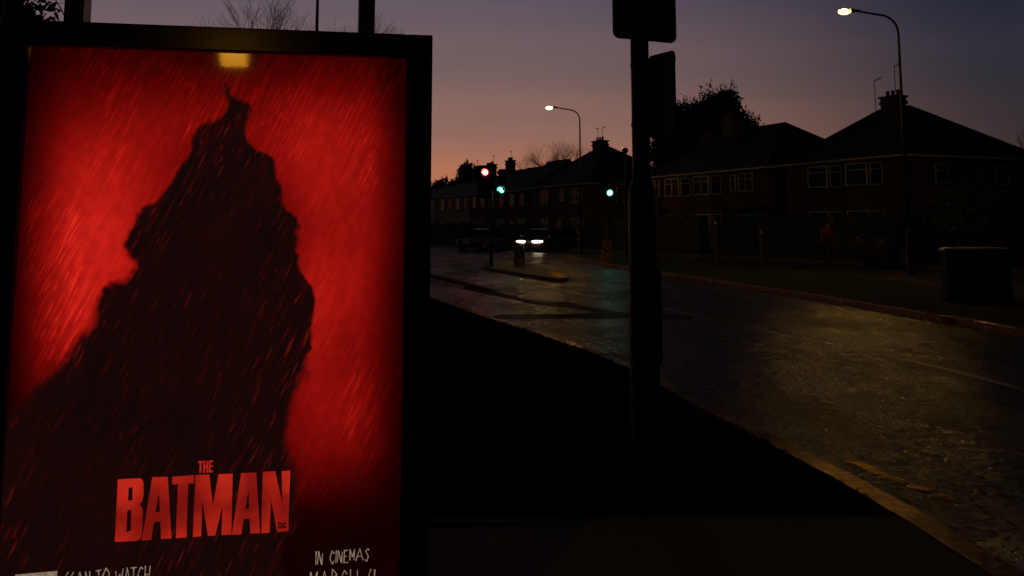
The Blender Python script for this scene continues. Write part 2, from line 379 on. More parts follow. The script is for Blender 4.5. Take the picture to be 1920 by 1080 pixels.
b.prism([(-60, -30)]+plb+[(pl[0][0], yl+.15), (-60, yl-.25)], -.04, .106)
tag(b.build('pavement', 'paving', tri=True), kind='structure')
b = MB(); 
b.loft([[(-60, yl-.25, .09), (-60, yl-.25, .122), (-60, yl-.20, .122), (-60, yl-.20, .09)], [(.2, yl+.02, .09), (.2, yl+.02, .118), (.2, yl+.07, .118), (.2, yl+.07, .09)]])
tag(b.build('pavement_edging', 'paving'), kind='structure')
# far verge
fs = smooth_line(far, 5); bs = smooth_line(back, 5)
b = MB(); b.prism(fs+bs, -.04, .10); tag(b.build('far_verge', 'grass', tri=True), kind='structure')
strip(fs, -.0, .13, -.04, .115, 'far_kerb', 'wet_kerb', bevel=.015)
# house-side pavement
b = MB(); p = [hs(-60,-7.5), hs(110,-7.5), hs(110,-5.2), hs(-60,-5.2)]
b.prism([(q.x, q.y) for q in p], -.04, .11); tag(b.build('far_pavement', 'paving'), kind='structure')
b = MB(); p = [hs(-60,-5.19), hs(110,-5.19), hs(110,60), hs(-60,60)]
b.prism([(q.x, q.y) for q in p], -.04, .13); tag(b.build('gardens_ground', 'soil'), kind='structure')

# grass blades on the near verge (one stuff object)
def blades(name, poly_test, n, box, h, m, z0):
    vs = []; fc = []
    x0, y0, x1, y1 = box; cnt = 0
    while cnt < n:
        x = random.uniform(x0, x1); y = y0+(y1-y0)*random.random()**1.6
        if not poly_test(x, y): continue
        cnt += 1; a = random.uniform(0, 6.28); hh = h*random.uniform(.4, 1.2); wd = .006+.0006*y; l = random.uniform(.2, .8)*hh
        dx, dy = math.cos(a)*wd, math.sin(a)*wd; lx, ly = random.uniform(-l, l), random.uniform(-l, l)
        i = len(vs); vs += [(x-dx, y-dy, z0), (x+dx, y+dy, z0), (x+lx, y+ly, z0+hh)]; fc.append((i, i+1, i+2))
    return tag(raw(name, vs, fc, m), kind='stuff')
xs = np.array([p[0] for p in near_s]); ys = np.array([p[1] for p in near_s])
def kx(y): return float(np.interp(y, ys, xs))
g = blades('grass', lambda x, y: x < kx(y)-.22 and y > yl+.2, 26000, (-3.5, 5.2, 2.2, 24), .07, 'grass', .1)
tag(g, 'short dark grass on the verge between the advert panel and the road', 'grass')

# painted lines and darker strips on the road
def sheet(poly, z, name, m, **k): 
    bb = MB(); bb.face([(p[0], p[1], z) for p in poly]); return tag(bb.build(name, m, tri=True), kind='structure', **k)
def line_strip(pl, d0, d1, z, name, m):
    A = offset(pl, d0); B = offset(pl, d1); bb = MB()
    for i in range(len(pl)-1): bb.face([(*A[i], z), (*A[i+1], z), (*B[i+1], z), (*B[i], z)])
    return tag(bb.build(name, m), kind='structure')
def gp(*pts): return [tuple(gnd(*p)[:2]) for p in pts]
for pl_ in (((1584,866),(1606,869),(1634,881),(1654,890)), ((1652,893),(1672,897),(1700,908)), ((1703,912),(1722,916),(1736,921)), ((1748,928),(1770,933),(1784,938))):
    line_strip(smooth_line(gp(*pl_), 4), -.04, .045, .006, 'yellow_line', 'wet_line')
cl = smooth_line(gp((1990, 752), (1780, 694), (1640, 664)), 6)
line_strip(cl, -.05, .05, .006, 'centre_line', 'white_line')
line_strip(smooth_line(gp((1560,646),(1440,622)), 4), -.05, .05, .006, 'centre_line', 'white_line')
line_strip(smooth_line(gp((1340,600),(1240,578)), 4), -.05, .05, .006, 'centre_line', 'white_line')
line_strip(smooth_line(gp((1120,557),(1010,536)), 4), -.05, .05, .006, 'centre_line', 'white_line')
line_strip(smooth_line(gp((880,513),(806,500)), 4), -.05, .05, .006, 'centre_line', 'white_line')
sheet(gp((893,599),(1175,597),(1300,600),(1300,590),(1175,588),(940,590)), .004, 'dark_road_strip', 'dark_road_strip')  # darker strips laid flat over the road surface
sheet(gp((860,541),(1010,572),(1060,578),(1020,568),(880,537)), .004, 'dark_road_strip', 'dark_road_strip')
sheet(gp((1000,566),(1140,590),(1175,588),(1060,566)), .004, 'dark_road_strip', 'dark_road_strip')
sheet(gp((805,520),(880,540),(940,549),(900,536),(805,512)), .004, 'dark_road_strip', 'dark_road_strip')
# glints in the gutter, added as tiny chrome bumps
for u, v, r in ((1613,893,.02),(1631,899,.012),(1778,987,.01)):
    c = gnd(u, v, .004); bb = MB(); bb.tube([(c.x, c.y, .003), (c.x, c.y, .012), (c.x, c.y, .018)], [r, r*.8, r*.2], 8)
    tag(bb.build('glint', 'chrome'), {1613:'largest added chrome glint in the gutter beside the near kerb',1631:'small added chrome glint just beyond the largest one in the gutter',1778:'tiny added chrome glint nearest the camera by the near kerb'}[u], 'glint', 'added glints in the gutter')
# traffic island
isl = gp((905,505),(960,515),(1010,524),(1050,530),(1066,527),(1050,514),(1010,503),(960,494),(910,493))
b = MB(); b.prism(isl, -.02, .11); tag(b.build('traffic_island', 'concrete', bevel=.02, tri=False), kind='structure')
tip = gp((1024,516),(1052,528),(1062,527),(1046,515))
sheet(tip, .1145, 'island_lamp_sheen', 'wet_line')  # yellow lamp reflection painted as a flat patch on the island tip

# ---------------------------------------------------------------- the advertising panel
ea = math.atan2(10170-960, F)          # heading of the panel's horizontal edge
E = Vector((math.sin(ea), math.cos(ea), 0)); N = Vector((math.cos(ea), -math.sin(ea), 0))   # N faces the camera
Rp = at(762, 110, 3.33)
PW = 1.185; PTOP = Rp.z; PB = PTOP-1.75
O = Vector((Rp.x, Rp.y, 0))-E*PW       # bottom-left of the poster on plan
PANZ = math.atan2(E.y, E.x)
def pxy(u, v, off=0):                  # photo pixel -> poster plane coordinates (s, z)
    d = ray(u, v); P0 = O+N*off; t = (P0.x*N.x+P0.y*N.y)/(d.x*N.x+d.y*N.y)
    q = d*t; return ((Vector((q.x, q.y, 0))-O).dot(E), CH+q.z)
panel = empty('advertising_panel', (O.x, O.y, .106), PANZ, label='large black framed lit advertising panel with a red film poster, in the left foreground', cat='advertising panel')
Z0 = .106                               # local z = world z - Z0 ; local x along E ; local -y towards camera
def L(s, z, y=0): return (s, y, z-Z0)
fw = .085; fb = .078; dep = .16
top_out = PTOP+fb; bot_out = PB-.2
b = MB()
b.box(L(-fw, bot_out, .012), L(PW+fw, top_out, dep))
b.build('case', 'black_metal', panel, bevel=.008)
b = MB()
for a, c in (((-fw, bot_out), (0, top_out)), ((PW, bot_out), (PW+fw, top_out)), ((0, PTOP), (PW, top_out)), ((0, bot_out), (PW, PB))):
    b.box(L(a[0], a[1], -.035), L(c[0], c[1], .0118))
b.build('frame', 'black_metal', panel, bevel=.004)
for s in (-.03, PW-.05):
    b = MB(); b.box(L(s, Z0, .04), L(s+.08, bot_out, .12)); b.build('leg', 'black_metal', panel)
b = MB(); b.box(L(PW-.08, top_out, .02), L(PW-.005, top_out+.004, .1)); b.build('hinge_plate', 'dark_steel', panel)
b = MB(); b.face([L(0, PB, -.012), L(PW, PB, -.012), L(PW, PTOP, -.012), L(0, PTOP, -.012)])
b.build('glass_pane', 'glass', panel)
# poster artwork: red rain-streaked field with a plain dark crag
NX, NY = 430, 640
sx = np.linspace(0, 1, NX); sz = np.linspace(0, 1, NY)
S, Zt = np.meshgrid(sx*PW, PB+sz*1.75)
# inverse map: poster coords -> artwork coords (photo-like design units), by projecting the plane once
X = O.x+E.x*S; Y = O.y+E.y*S; Zr = Zt-CH
yc = Y*math.cos(TH)+Zr*math.sin(TH); zc = -Y*math.sin(TH)+Zr*math.cos(TH)
AU = CX+F*X/yc; AV = CY-F*zc/yc
def vnoise(nx, ny):
    g_ = rng.random((ny+2, nx+2)); yy = sz*ny; xx = sx*nx
    yi = yy.astype(int); xi = xx.astype(int); fy = (yy-yi)[:, None]; fx = (xx-xi)[None, :]
    fy = fy*fy*(3-2*fy); fx = fx*fx*(3-2*fx)
    a = g_[yi][:, xi]; b_ = g_[yi][:, xi+1]; c_ = g_[yi+1][:, xi]; d_ = g_[yi+1][:, xi+1]
    return (a*(1-fx)+b_*fx)*(1-fy)+(c_*(1-fx)+d_*fx)*fy
def gauss(cx, cy, sx_, sy_, a): return a*np.exp(-((AU-cx)/sx_)**2-((AV-cy)/sy_)**2)
I = gauss(190, 540, 130, 230, .52)+gauss(250, 330, 190, 170, .20)+gauss(655, 440, 115, 240, .40)+gauss(600, 260, 170, 130, .16)+gauss(420, 190, 260, 120, .10)+gauss(640, 780, 130, 150, .17)+gauss(565, 720, 60, 190, .14)
I += gauss(200, 450, 90, 180, .08)+gauss(590, 560, 40, 120, .16)
def sstep(x, a, b_): t = np.clip((x-a)/(b_-a), 0, 1); return t*t*(3-2*t)
su = S/PW
I += gauss(150, 620, 120, 120, .08)+gauss(120, 300, 200, 240, .05)
I *= (.12+.88*sstep(su, -.02, .12))*(1-sstep(su, .86, 1.01)*.88)
I *= .30+.70*sstep(AV, 80, 260)
I *= 1-.93*sstep(AV, 820, 1010)
I *= .8+.4*vnoise(7, 9)
# plain dark crag (polygon distance)
crag = [(404,196),(430,172),(456,204),(474,258),(506,318),(528,372),(560,436),(578,500),(600,560),(596,624),(572,690),(560,770),(548,860),(540,1100),(-60,1150),(-60,840),(20,785),(92,716),(150,640),(196,578),(236,492),(268,430),(302,362),(338,308),(366,262),(384,226)]
def poly_sd(P):
    d = np.full(AU.shape, 1e9); inside = np.zeros(AU.shape, bool); n = len(P)
    wx = AU+(vnoise(60, 90)-.5)*9+(vnoise(14, 20)-.5)*44; wy = AV+(vnoise(60, 90)-.5)*9+(vnoise(12, 18)-.5)*50
    for i in range(n):
        x0, y0 = P[i]; x1, y1 = P[(i+1) % n]
        dx, dy = x1-x0, y1-y0; t = np.clip(((wx-x0)*dx+(wy-y0)*dy)/(dx*dx+dy*dy), 0, 1)
        d = np.minimum(d, np.hypot(wx-x0-t*dx, wy-y0-t*dy))
        c = ((y0 > wy) != (y1 > wy)) & (wx < (x1-x0)*(wy-y0)/((y1-y0) if y1 != y0 else 1e-9)+x0)
        inside ^= c
    return np.where(inside, -d, d)
sd = poly_sd(crag)
soft = 5+14*sstep(AV, 400, 800)*(AU < 330)+8*(AU > 500)*sstep(AV, 640, 760)
dark = 1-sstep(sd, -soft, soft)
rain = np.zeros(AU.shape); rainb = np.zeros(AU.shape)
def streak(arr, n, l0, l1, amp, thick=1.0):
    for _ in range(n):
        x = rng.random()*NX*1.2; y = rng.random()*NY; ln = l0+(l1-l0)*rng.random(); a = amp*(.3+.7*rng.random())
        k = .40+.08*rng.random()
        m_ = int(ln); tt = np.arange(m_); px = x-tt*k*-1.0; py = y+tt
        px = x+tt*k; ok = (px > 1) & (px < NX-2) & (py < NY-1)
        prof = np.sin(np.pi*(tt+.5)/m_)
        pi = px.astype(int); fr = px-pi; pj = py.astype(int)
        for dx_, ww in ((0, 1-fr), (1, fr)):
            arr[pj[ok], pi[ok]+dx_] = np.maximum(arr[pj[ok], pi[ok]+dx_], (prof*a*ww)[ok])
streak(rain, 2600, 8, 46, 1.0); streak(rain, 600, 40, 120, .6); streak(rainb, 900, 6, 26, 1.0)
clump = sstep(vnoise(9, 6), .35, .75)
bandn = vnoise(60, 80)
field = I*(.86+.2*bandn)*(.86+.95*rain*(.35+clump))+.006+.05*rain*clump*(1-.8*sstep(AV, 650, 900))
edge = np.exp(-(np.abs(sd)/70)**1.3)
Rr = field*(1-dark)+dark*(.0065+.004*vnoise(8, 12)+(rain*.055+rainb*.24)*(.25+.9*edge)*(.35+.65*clump))
Rr *= 1.0
rim_ = 1-sstep(su, .985, 1.0)
Rr = Rr*.90; Gg = Rr*(.010+.024*Rr); Bb = Rr*(.008+.010*Rr)
ino = dark*(1-.5*rainb)
Gg = Gg+ino*.0018+rainb*dark*Rr*.06; Bb = Bb+ino*.0016
cols = np.stack([Rr, Gg, Bb, np.ones_like(Rr)], -1).astype(np.float32)
me = bpy.data.meshes.new('poster')
vv = np.stack([S, np.zeros_like(S), Zt-Z0], -1).reshape(-1, 3).astype(np.float32)
idx = np.arange(NX*NY).reshape(NY, NX)
q = np.stack([idx[:-1, :-1], idx[:-1, 1:], idx[1:, 1:], idx[1:, :-1]], -1).reshape(-1, 4)
me.vertices.add(len(vv)); me.vertices.foreach_set('co', vv.ravel())
me.loops.add(q.size); me.loops.foreach_set('vertex_index', q.ravel().astype(np.int32))
me.polygons.add(len(q)); me.polygons.foreach_set('loop_start', (np.arange(len(q))*4).astype(np.int32))
me.update(calc_edges=True)
ca = me.color_attributes.new('artwork', 'FLOAT_COLOR', 'POINT'); ca.data.foreach_set('color', cols.ravel())
pm = bpy.data.materials.new('poster_print'); pm.use_nodes = True; nt = pm.node_tree; nt.nodes.clear()
o_ = nt.nodes.new('ShaderNodeOutputMaterial'); em = nt.nodes.new('ShaderNodeEmission'); at_ = nt.nodes.new('ShaderNodeAttribute'); at_.attribute_name = 'artwork'
nt.links.new(at_.outputs['Color'], em.inputs[0]); em.inputs[1].default_value = 1.0; nt.links.new(em.outputs[0], o_.inputs[0])
me.materials.append(pm)
poster = bpy.data.objects.new('poster', me); COL.objects.link(poster); poster.parent = panel; poster.location.y = .004
# lettering
def poly_letters(name, polys, m, off=-.002):
    cu = bpy.data.curves.new(name, 'CURVE'); cu.dimensions = '2D'; cu.fill_mode = 'BOTH'
    for P in polys:
        sp = cu.splines.new('POLY'); sp.points.add(len(P)-1); sp.use_cyclic_u = True
        for k, (u, v) in enumerate(P):
            s, z = pxy(u, v); sp.points[k].co = (s, z-Z0, 0, 1)
    tmp = bpy.data.objects.new('tmp', cu); COL.objects.link(tmp); dg = bpy.context.evaluated_depsgraph_get()
    mm = bpy.data.meshes.new_from_object(tmp.evaluated_get(dg)); bpy.data.objects.remove(tmp); bpy.data.curves.remove(cu)
    for vtx in mm.vertices: x, y, z = vtx.co; vtx.co = (x, off, y)
    mm.name = name; mm.materials.clear(); mm.materials.append(m)
    oo = bpy.data.objects.new(name, mm); COL.objects.link(oo); oo.parent = poster; return oo
def zz(pts, s=5.3333, ox=200, oy=850): return [(ox+x/s, oy+y/s) for x, y in pts]
title_m = emis('title_red', (.50, .020, .009), 1.0, (.20, .006, .004), 5)
T = [
 [(110,262),(330,250),(356,266),(368,300),(368,420),(356,480),(330,512),(352,540),(362,590),(352,820),(335,860),(290,878),(80,888)],
 [(218,345),(258,340),(256,470),(212,476)], [(206,572),(246,568),(240,775),(196,790)],
 [(455,240),(610,236),(648,853),(543,858),(536,684),(470,690),(445,868),(350,874)], [(486,590),(532,585),(522,400)],
 [(655,237),(875,219),(872,300),(815,306),(798,842),(690,850),(712,312),(655,312)],
 [(888,220),(1025,214),(1062,520),(1118,210),(1260,204),(1246,814),(1148,820),(1158,520),(1086,822),(1012,828),(955,470),(944,832),(860,838)],
 [(1345,200),(1495,195),(1534,800),(1437,805),(1428,655),(1372,658),(1345,812),(1250,816)], [(1385,560),(1426,555),(1418,360)],
 [(1560,186),(1685,180),(1756,500),(1750,180),(1836,172),(1815,780),(1704,788),(1645,470),(1628,796),(1545,802)],
 [(915,80),(962,77),(962,96),(948,97),(944,198),(926,199),(930,98),(914,99)],
 [(968,76),(986,75),(984,122),(998,122),(999,75),(1016,74),(1012,195),(995,196),(997,146),(983,146),(980,197),(962,198)],
 [(1022,73),(1066,70),(1065,90),(1040,91),(1039,118),(1060,117),(1059,138),(1038,139),(1036,172),(1062,171),(1061,191),(1018,194)],
]
poly_letters('title_lettering', [zz(p) for p in T], title_m)
dk = emis('ink_black', (.012, .003, .002), 1)
poly_letters('badge_lettering', [zz(p) for p in (
 [(1716,692),(1745,690),(1758,706),(1756,738),(1742,752),(1712,754)], [(1728,706),(1738,705),(1743,712),(1741,732),(1734,738),(1725,739)],
 [(1768,694),(1800,690),(1802,708),(1790,710),(1789,703),(1779,705),(1777,734),(1787,733),(1789,725),(1801,724),(1797,746),(1766,750),(1762,740),(1763,702)])], dk, -.004)
cream = emis('cream_ink', (.30, .22, .155), 1.0, (.17, .12, .08), 60)
def strokes(name, lines, s, ox, oy, wd, m=cream):
    bb = MB()
    for Ln in lines:
        P = [Vector((*pxy(ox+x/s, oy+y/s), 0)) for x, y in Ln]
        for a, c in zip(P, P[1:]):
            d = (c-a).normalized(); n_ = Vector((-d.y, d.x, 0)); w0 = wd*random.uniform(.7, 1.2); w1 = wd*random.uniform(.35, .8)
            a2 = a-d*wd*.4; c2 = c+d*wd*.4; z_ = -.002-random.random()*.0004
            bb.face([(p.x, z_, p.y-Z0) for p in (a2-n_*w0, a2+n_*w0, c2+n_*w1, c2-n_*w1)])
    return bb.build(name, m, poster)
strokes('release_lettering', [
 [(315,235),(310,470)], [(338,465),(358,235),(412,470),(432,275)], [(640,270),(605,220),(560,360),(605,460),(640,400)], [(678,215),(668,440)],
 [(695,430),(715,220),(770,440),(785,245)], [(880,215),(825,215),(815,435),(890,430)], [(820,325),(865,320)], [(920,390),(925,195),(965,330),(1010,190),(995,385)],
 [(1030,400),(1100,185),(1160,390)], [(1045,320),(1130,320)], [(1265,210),(1250,185),(1205,225),(1255,320),(1225,410),(1185,375)]], 9.6, 560, 1010, .0017)
strokes('date_lettering', [
 [(190,850),(215,610),(265,780),(335,600),(330,850)], [(400,850),(465,590),(520,840)], [(420,740),(500,735)], [(600,850),(605,550),(690,650),(610,720),(700,850)],
 [(870,640),(825,575),(770,700),(820,830),(870,780)], [(935,560),(925,840)], [(1060,570),(1050,830)], [(930,710),(1055,700)]], 9.6, 560, 1010, .0017)
strokes('numeral_lettering', [[(1300,550),(1245,720),(1390,710)], [(1370,560),(1360,830)]],
 9.6, 560, 1010, .0017)
strokes('caption_lettering', [
 [(765,200),(730,250),(765,310),(725,370)], [(825,200),(785,270),(820,360)], [(860,360),(895,195),(935,350)], [(870,300),(925,295)], [(955,350),(960,195),(1005,345),(1008,190)],
 [(1075,185),(1135,175)], [(1110,180),(1103,340)], [(1150,250),(1190,155),(1230,210),(1190,340),(1150,250)], [(1300,190),(1322,330),(1345,220),(1357,325),(1385,160)],
 [(1400,325),(1430,150),(1460,320)], [(1410,260),(1450,255)], [(1475,152),(1535,145)], [(1505,150),(1495,320)], [(1605,160),(1582,140),(1550,230),(1580,320),(1605,290)],
 [(1635,130),(1625,315)], [(1688,132),(1672,312)], [(1630,230),(1680,222)]], 6, 0, 1040, .0017)
s0, z0_ = pxy(28, 1078); s1, z1_ = pxy(107, 1072)
b = MB(); b.face([L(s0, z0_-.14, -.0015), L(s1, z0_-.14, -.0015), L(s1, z0_+.003, -.0015), L(s0, z0_, -.0015)])
b.build('caption_card', cream, poster)

# ---------------------------------------------------------------- bus shelter around the camera, its lamp mirrored in the panel glass
shelter = empty('bus_shelter', (-1.2, 1.5, .106), 0, label='brown steel bus shelter whose posts rise behind the advertising panel', cat='bus shelter')
def sh(p): return (p[0]+1.2, p[1]-1.5, p[2]-.106)
pA = at(687, 30, 3.62); pB = at(146, 20, 3.32)
def post(p, wd, dp):
    d = E; b_ = MB(); n_ = Vector((-E.y, E.x, 0))
    c = [Vector((p.x, p.y, 0))+E*(i*wd/2)+n_*(j*dp/2) for i, j in ((-1,-1),(1,-1),(1,1),(-1,1))]
    b_.prism([sh((q.x, q.y, 0))[:2] for q in c], .0, 2.52-.106); return b_.build('post', 'shelter', shelter, bevel=.004)
post(pA, .058, .09); post(pB, .062, .12)
qA = pA+Vector((.35, -4.6, 0)); qB = pB+Vector((-.1, -4.6, 0))
post(qA, .06, .09); post(qB, .06, .09)
roof = [Vector((pB.x-.2, pB.y+.15, 0)), Vector((pA.x+.05, pA.y+.1, 0)), Vector((pA.x+.85, pA.y-1.0, 0)), Vector((qA.x+.7, qA.y-.1, 0)), Vector((qB.x-.2, qB.y-.1, 0))]
b = MB(); b.prism([sh(q)[:2] for q in roof], 2.52-.106, 2.60-.106); b.build('roof', 'shelter', shelter)
# solve where the lamp must hang for its mirror image
gP = O-N*-.012
def mirror_hit(u, v, zt):
    d = ray(u, v); t = ((gP.x)*N.x+gP.y*N.y)/(d.x*N.x+d.y*N.y); P = Vector((0, 0, CH))+d*t
    r = d-2*d.dot(N)*N; k = (zt-P.z)/r.z; return P+r*k
ZL = 2.44
la = mirror_hit(416, 124, ZL); lb = mirror_hit(463, 124, ZL); lc = mirror_hit(465, 82, ZL); ld = mirror_hit(409, 82, ZL)
print('LAMP', la, lb, lc, ld)
b = MB(); b.face([sh(p) for p in (la, lb, lc, ld)]); dif = b.build('lamp_diffuser', 'shelter_lamp', shelter)
cen = (la+lb+lc+ld)/4
hb = [Vector(((p.x-cen.x)*1.12+cen.x, (p.y-cen.y)*1.08+cen.y, 0)) for p in (la, lb, lc, ld)]
b = MB(); b.prism([sh(q)[:2] for q in hb], ZL+.004-.106, 2.519-.106); b.build('lamp_housing', 'dark_steel', shelter)

# ---------------------------------------------------------------- sign pole in the middle
base = gnd(1201, 850, .1)
PY = base.y
pt = at(1201, 200, PY)
pole = empty('sign_pole', (pt.x, PY, .1), 0, label='thick dark steel pole with a wider lower section, right of the advert panel', cat='pole')
k = PY/F
b = MB(); b.tube([(0,0,0),(0,0,1.58),(0,0,1.66),(0,0,1.72)], [26.5*k, 26.5*k, 24*k, 18*k], 28); b.build('base_section', 'pole_paint', pole, smooth=False)
b = MB(); b.tube([(0,0,1.72),(0,0,5.0)], 17.2*k, 28); b.build('shaft', 'pole_paint', pole)
b = MB(); b.box((-.02, -26.5*k-.012, .55), (.10, -26.5*k+.03, 1.15)); b.build('access_door', 'pole_paint', pole, bevel=.004)
for zz_ in (1.95, 2.62, 2.30):
    pass
def zat(v): return at(1201, v, PY).z-.1
for v in (122, 234):
    b = MB(); z = zat(v); b.tube([(0,0,z-.012),(0,0,z+.012)], 18.4*k, 28); b.build('clamp_band', 'grey_steel', pole)
def rounded(w_, h_, r, n=6):
    P = []
    for cx, cy, a0 in ((w_/2-r, h_/2-r, 0), (-w_/2+r, h_/2-r, 90), (-w_/2+r, -h_/2+r, 180), (w_/2-r, -h_/2+r, 270)):
        for i in range(n+1):
            a = R(a0+90*i/n); P.append((cx+r*math.cos(a), cy+r*math.sin(a)))
    return P
def sign_plate(P, th, name, m, parent, y=0):
    bb = MB(); bb.loft([[(x, y, z) for x, z in P], [(x, y+th, z) for x, z in P]]); return bb.build(name, m, parent)
# front sign : plane heading 64.7 deg from the view axis
sa = math.atan2(3940, F); sdir = Vector((math.sin(sa), math.cos(sa), 0))
cpos = at(1210, 40, PY-.16)
zb = at(1210, 76, cpos.y).z
W = .60; H = .72
# width so that it spans 1153..1273
def wspan(W_):
    a = Vector((cpos.x, cpos.y, 0))-sdir*W_/2; c = Vector((cpos.x, cpos.y, 0))+sdir*W_/2
    return F*(c.x/c.y-a.x/a.y)
while wspan(W) < 120: W += .005
while wspan(W) > 120.5: W -= .005
sg = empty('road_sign', (cpos.x, cpos.y, zb+H/2), math.atan2(sdir.y, sdir.x), label='blue rectangular sign with rounded corners fixed high on the front of the thick dark pole', cat='sign')
sign_plate(rounded(W, H, .045), .012, 'plate', 'sign_blue', sg)
sign_plate(rounded(W-.03, H-.03, .035), .002, 'face', 'sign_blue', sg, -.0022)
def text(body, size, loc, parent, m, name='lettering'):
    cu = bpy.data.curves.new('t', 'FONT'); cu.body = body; cu.size = size; cu.align_x = 'CENTER'; cu.align_y = 'CENTER'; cu.extrude = .0008
    tmp = bpy.data.objects.new('t', cu); COL.objects.link(tmp); dg = bpy.context.evaluated_depsgraph_get()
    mm = bpy.data.meshes.new_from_object(tmp.evaluated_get(dg)); bpy.data.objects.remove(tmp); bpy.data.curves.remove(cu)
    mm.materials.clear(); mm.materials.append(M[m]); mm.name = name
    oo = bpy.data.objects.new(name, mm); COL.objects.link(oo); oo.parent = parent; oo.location = loc; oo.rotation_euler = (R(90), 0, 0)
    return oo
def zsg(v): return at(1210, v, cpos.y).z-(zb+H/2)
text('Check', .125, (0, -.0035, zsg(20)), sg, 'sign_text')
text('area', .125, (0, -.0035, zsg(48)), sg, 'sign_text')
for z in (-H/2+.12, H/2-.15):
    b = MB(); b.box((-.16, .0125, z-.015), (.16, .035, z+.015)); b.build('mounting_rail', 'grey_steel', sg)
# flag sign behind
fa = math.atan2(960-0, F); fdir = Vector((math.sin(fa), -math.cos(fa), 0))   # towards the camera, to the right
fp = Vector((pt.x, PY, 0))+fdir*.10
fz1 = at(1264, 91, PY-.38).z; fz0 = at(1230, 258, PY-.2).z
WF = .1
while True:
    e_ = fp+fdir*WF
    if CX+F*e_.x/(e_.y*math.cos(TH)+(fz1-CH)*math.sin(TH)) >= 1264 or WF > 1: break
    WF += .01
fs_ = empty('flag_sign', (fp.x, fp.y, (fz0+fz1)/2), math.atan2(fdir.y, fdir.x), label='plain dark grey sign plate seen edge on, sticking out sideways behind the pole', cat='sign')
HF = fz1-fz0
P = [(x+WF/2, z) for x, z in rounded(WF, HF, .03)]
sign_plate(P, .006, 'plate', 'sign_grey', fs_)
for z in (-HF/2+.05, HF/2-.05):
    b = MB(); b.box((-.06, .0065, z-.02), (WF*.9, .03, z+.02)); b.build('bracket', 'grey_steel', fs_)

# ---------------------------------------------------------------- street lamps
def lamp_post(loc, H_, arm, rz, label, headsize=1.0, lit=True):
    t = empty('street_lamp', loc, rz, label=label, cat='street lamp', group='street lamps along the road')
    b = MB(); b.tube([(0,0,0),(0,0,1.3),(0,0,1.36)], [.095,.095,.075], 14); b.build('base_section', 'dark_steel', t)
    P = [(0,0,1.36),(0,0,H_*.6),(0,0,H_-.75)]+[(-.55+.55*math.cos(R(a)), 0, H_-.75+.55*math.sin(R(a))) for a in (15,30,45,60,75,85)]+[(-arm+.15, 0, H_-.20+.08+.05)]
    rad = [.06,.048,.038]+[.034]*6+[.028]
    b = MB(); b.tube(P, rad, 12); b.build('post', 'dark_steel', t, smooth=True)
    e = Vector(P[-1]); hz = e.z
    b = MB(); b.tube([(-arm+.28,0,hz),(-arm+.05,0,hz+.01),(-arm-.1,0,hz+.02)], [.035,.06,.05], 12); b.build('bracket', 'dark_steel', t)
    hs_ = headsize
    rings = []
    for i in range(9):
        a = math.pi*i/8; x = -arm-.22*hs_+.22*hs_*math.cos(a); r_ = max(.012, .10*hs_*math.sin(a)**.7)
        rings.append([(x, r_*math.cos(q_), hz+.03+r_*.55*max(0, math.sin(q_))+(-.01 if math.sin(q_) <= 0 else 0)) for q_ in [2*math.pi*j/12 for j in range(12)]])
    b = MB(); b.loft(rings); hd = b.build('lamp_head', 'dark_steel', t, smooth=True)
    def bowl(sx_, sr, dz, m, nm, par):
        rr = []
        for i in range(17):
            a = math.pi*i/16; x = -arm-.22*hs_+sx_*math.cos(a); r_ = max(.002, sr*math.sin(a))
            rr.append([(x, r_*math.cos(q_), hz-.005+dz+r_*.85*math.sin(q_)) for q_ in [2*math.pi*j/20 for j in range(20)]])
        bb = MB(); bb.loft(rr); return bb.build(nm, m, par, smooth=True)
    if lit:
        bowl(.20*hs_, .135*hs_, -.02, 'lamp_core', 'lamp_bowl', hd)
        bb = MB(); bb.tube([(-arm-.22*hs_+.215*hs_, 0, hz-.0), (-arm-.22*hs_+.185*hs_, 0, hz-.0)], [.05*hs_, .085*hs_], 12); bb.build('bowl_rim', 'lamp_rim', hd)
    else: bowl(.19*hs_, .09*hs_, -.02, 'lens_off', 'lamp_bowl', hd)
    return t
b1 = at(1684, 60, 30.0); lamp_post((b1.x+.0, 30.0, .11), b1.z+.62, 1.42, R(0), 'tall lit street lamp rising in front of the nearest house, on the right', .95)
b2 = at(1087, 215, 53.5); lamp_post((b2.x, 53.5, .11), b2.z+.35, 1.45, R(0), 'tall lit street lamp further along the road, in front of the bare tree and terrace', .95)
b3 = at(595, 20, 27); lamp_post((b3.x, 27, .1), 9.0, 1.4, R(180), 'tall slim unlit lamp post rising behind the advertising panel', 1, lit=False)

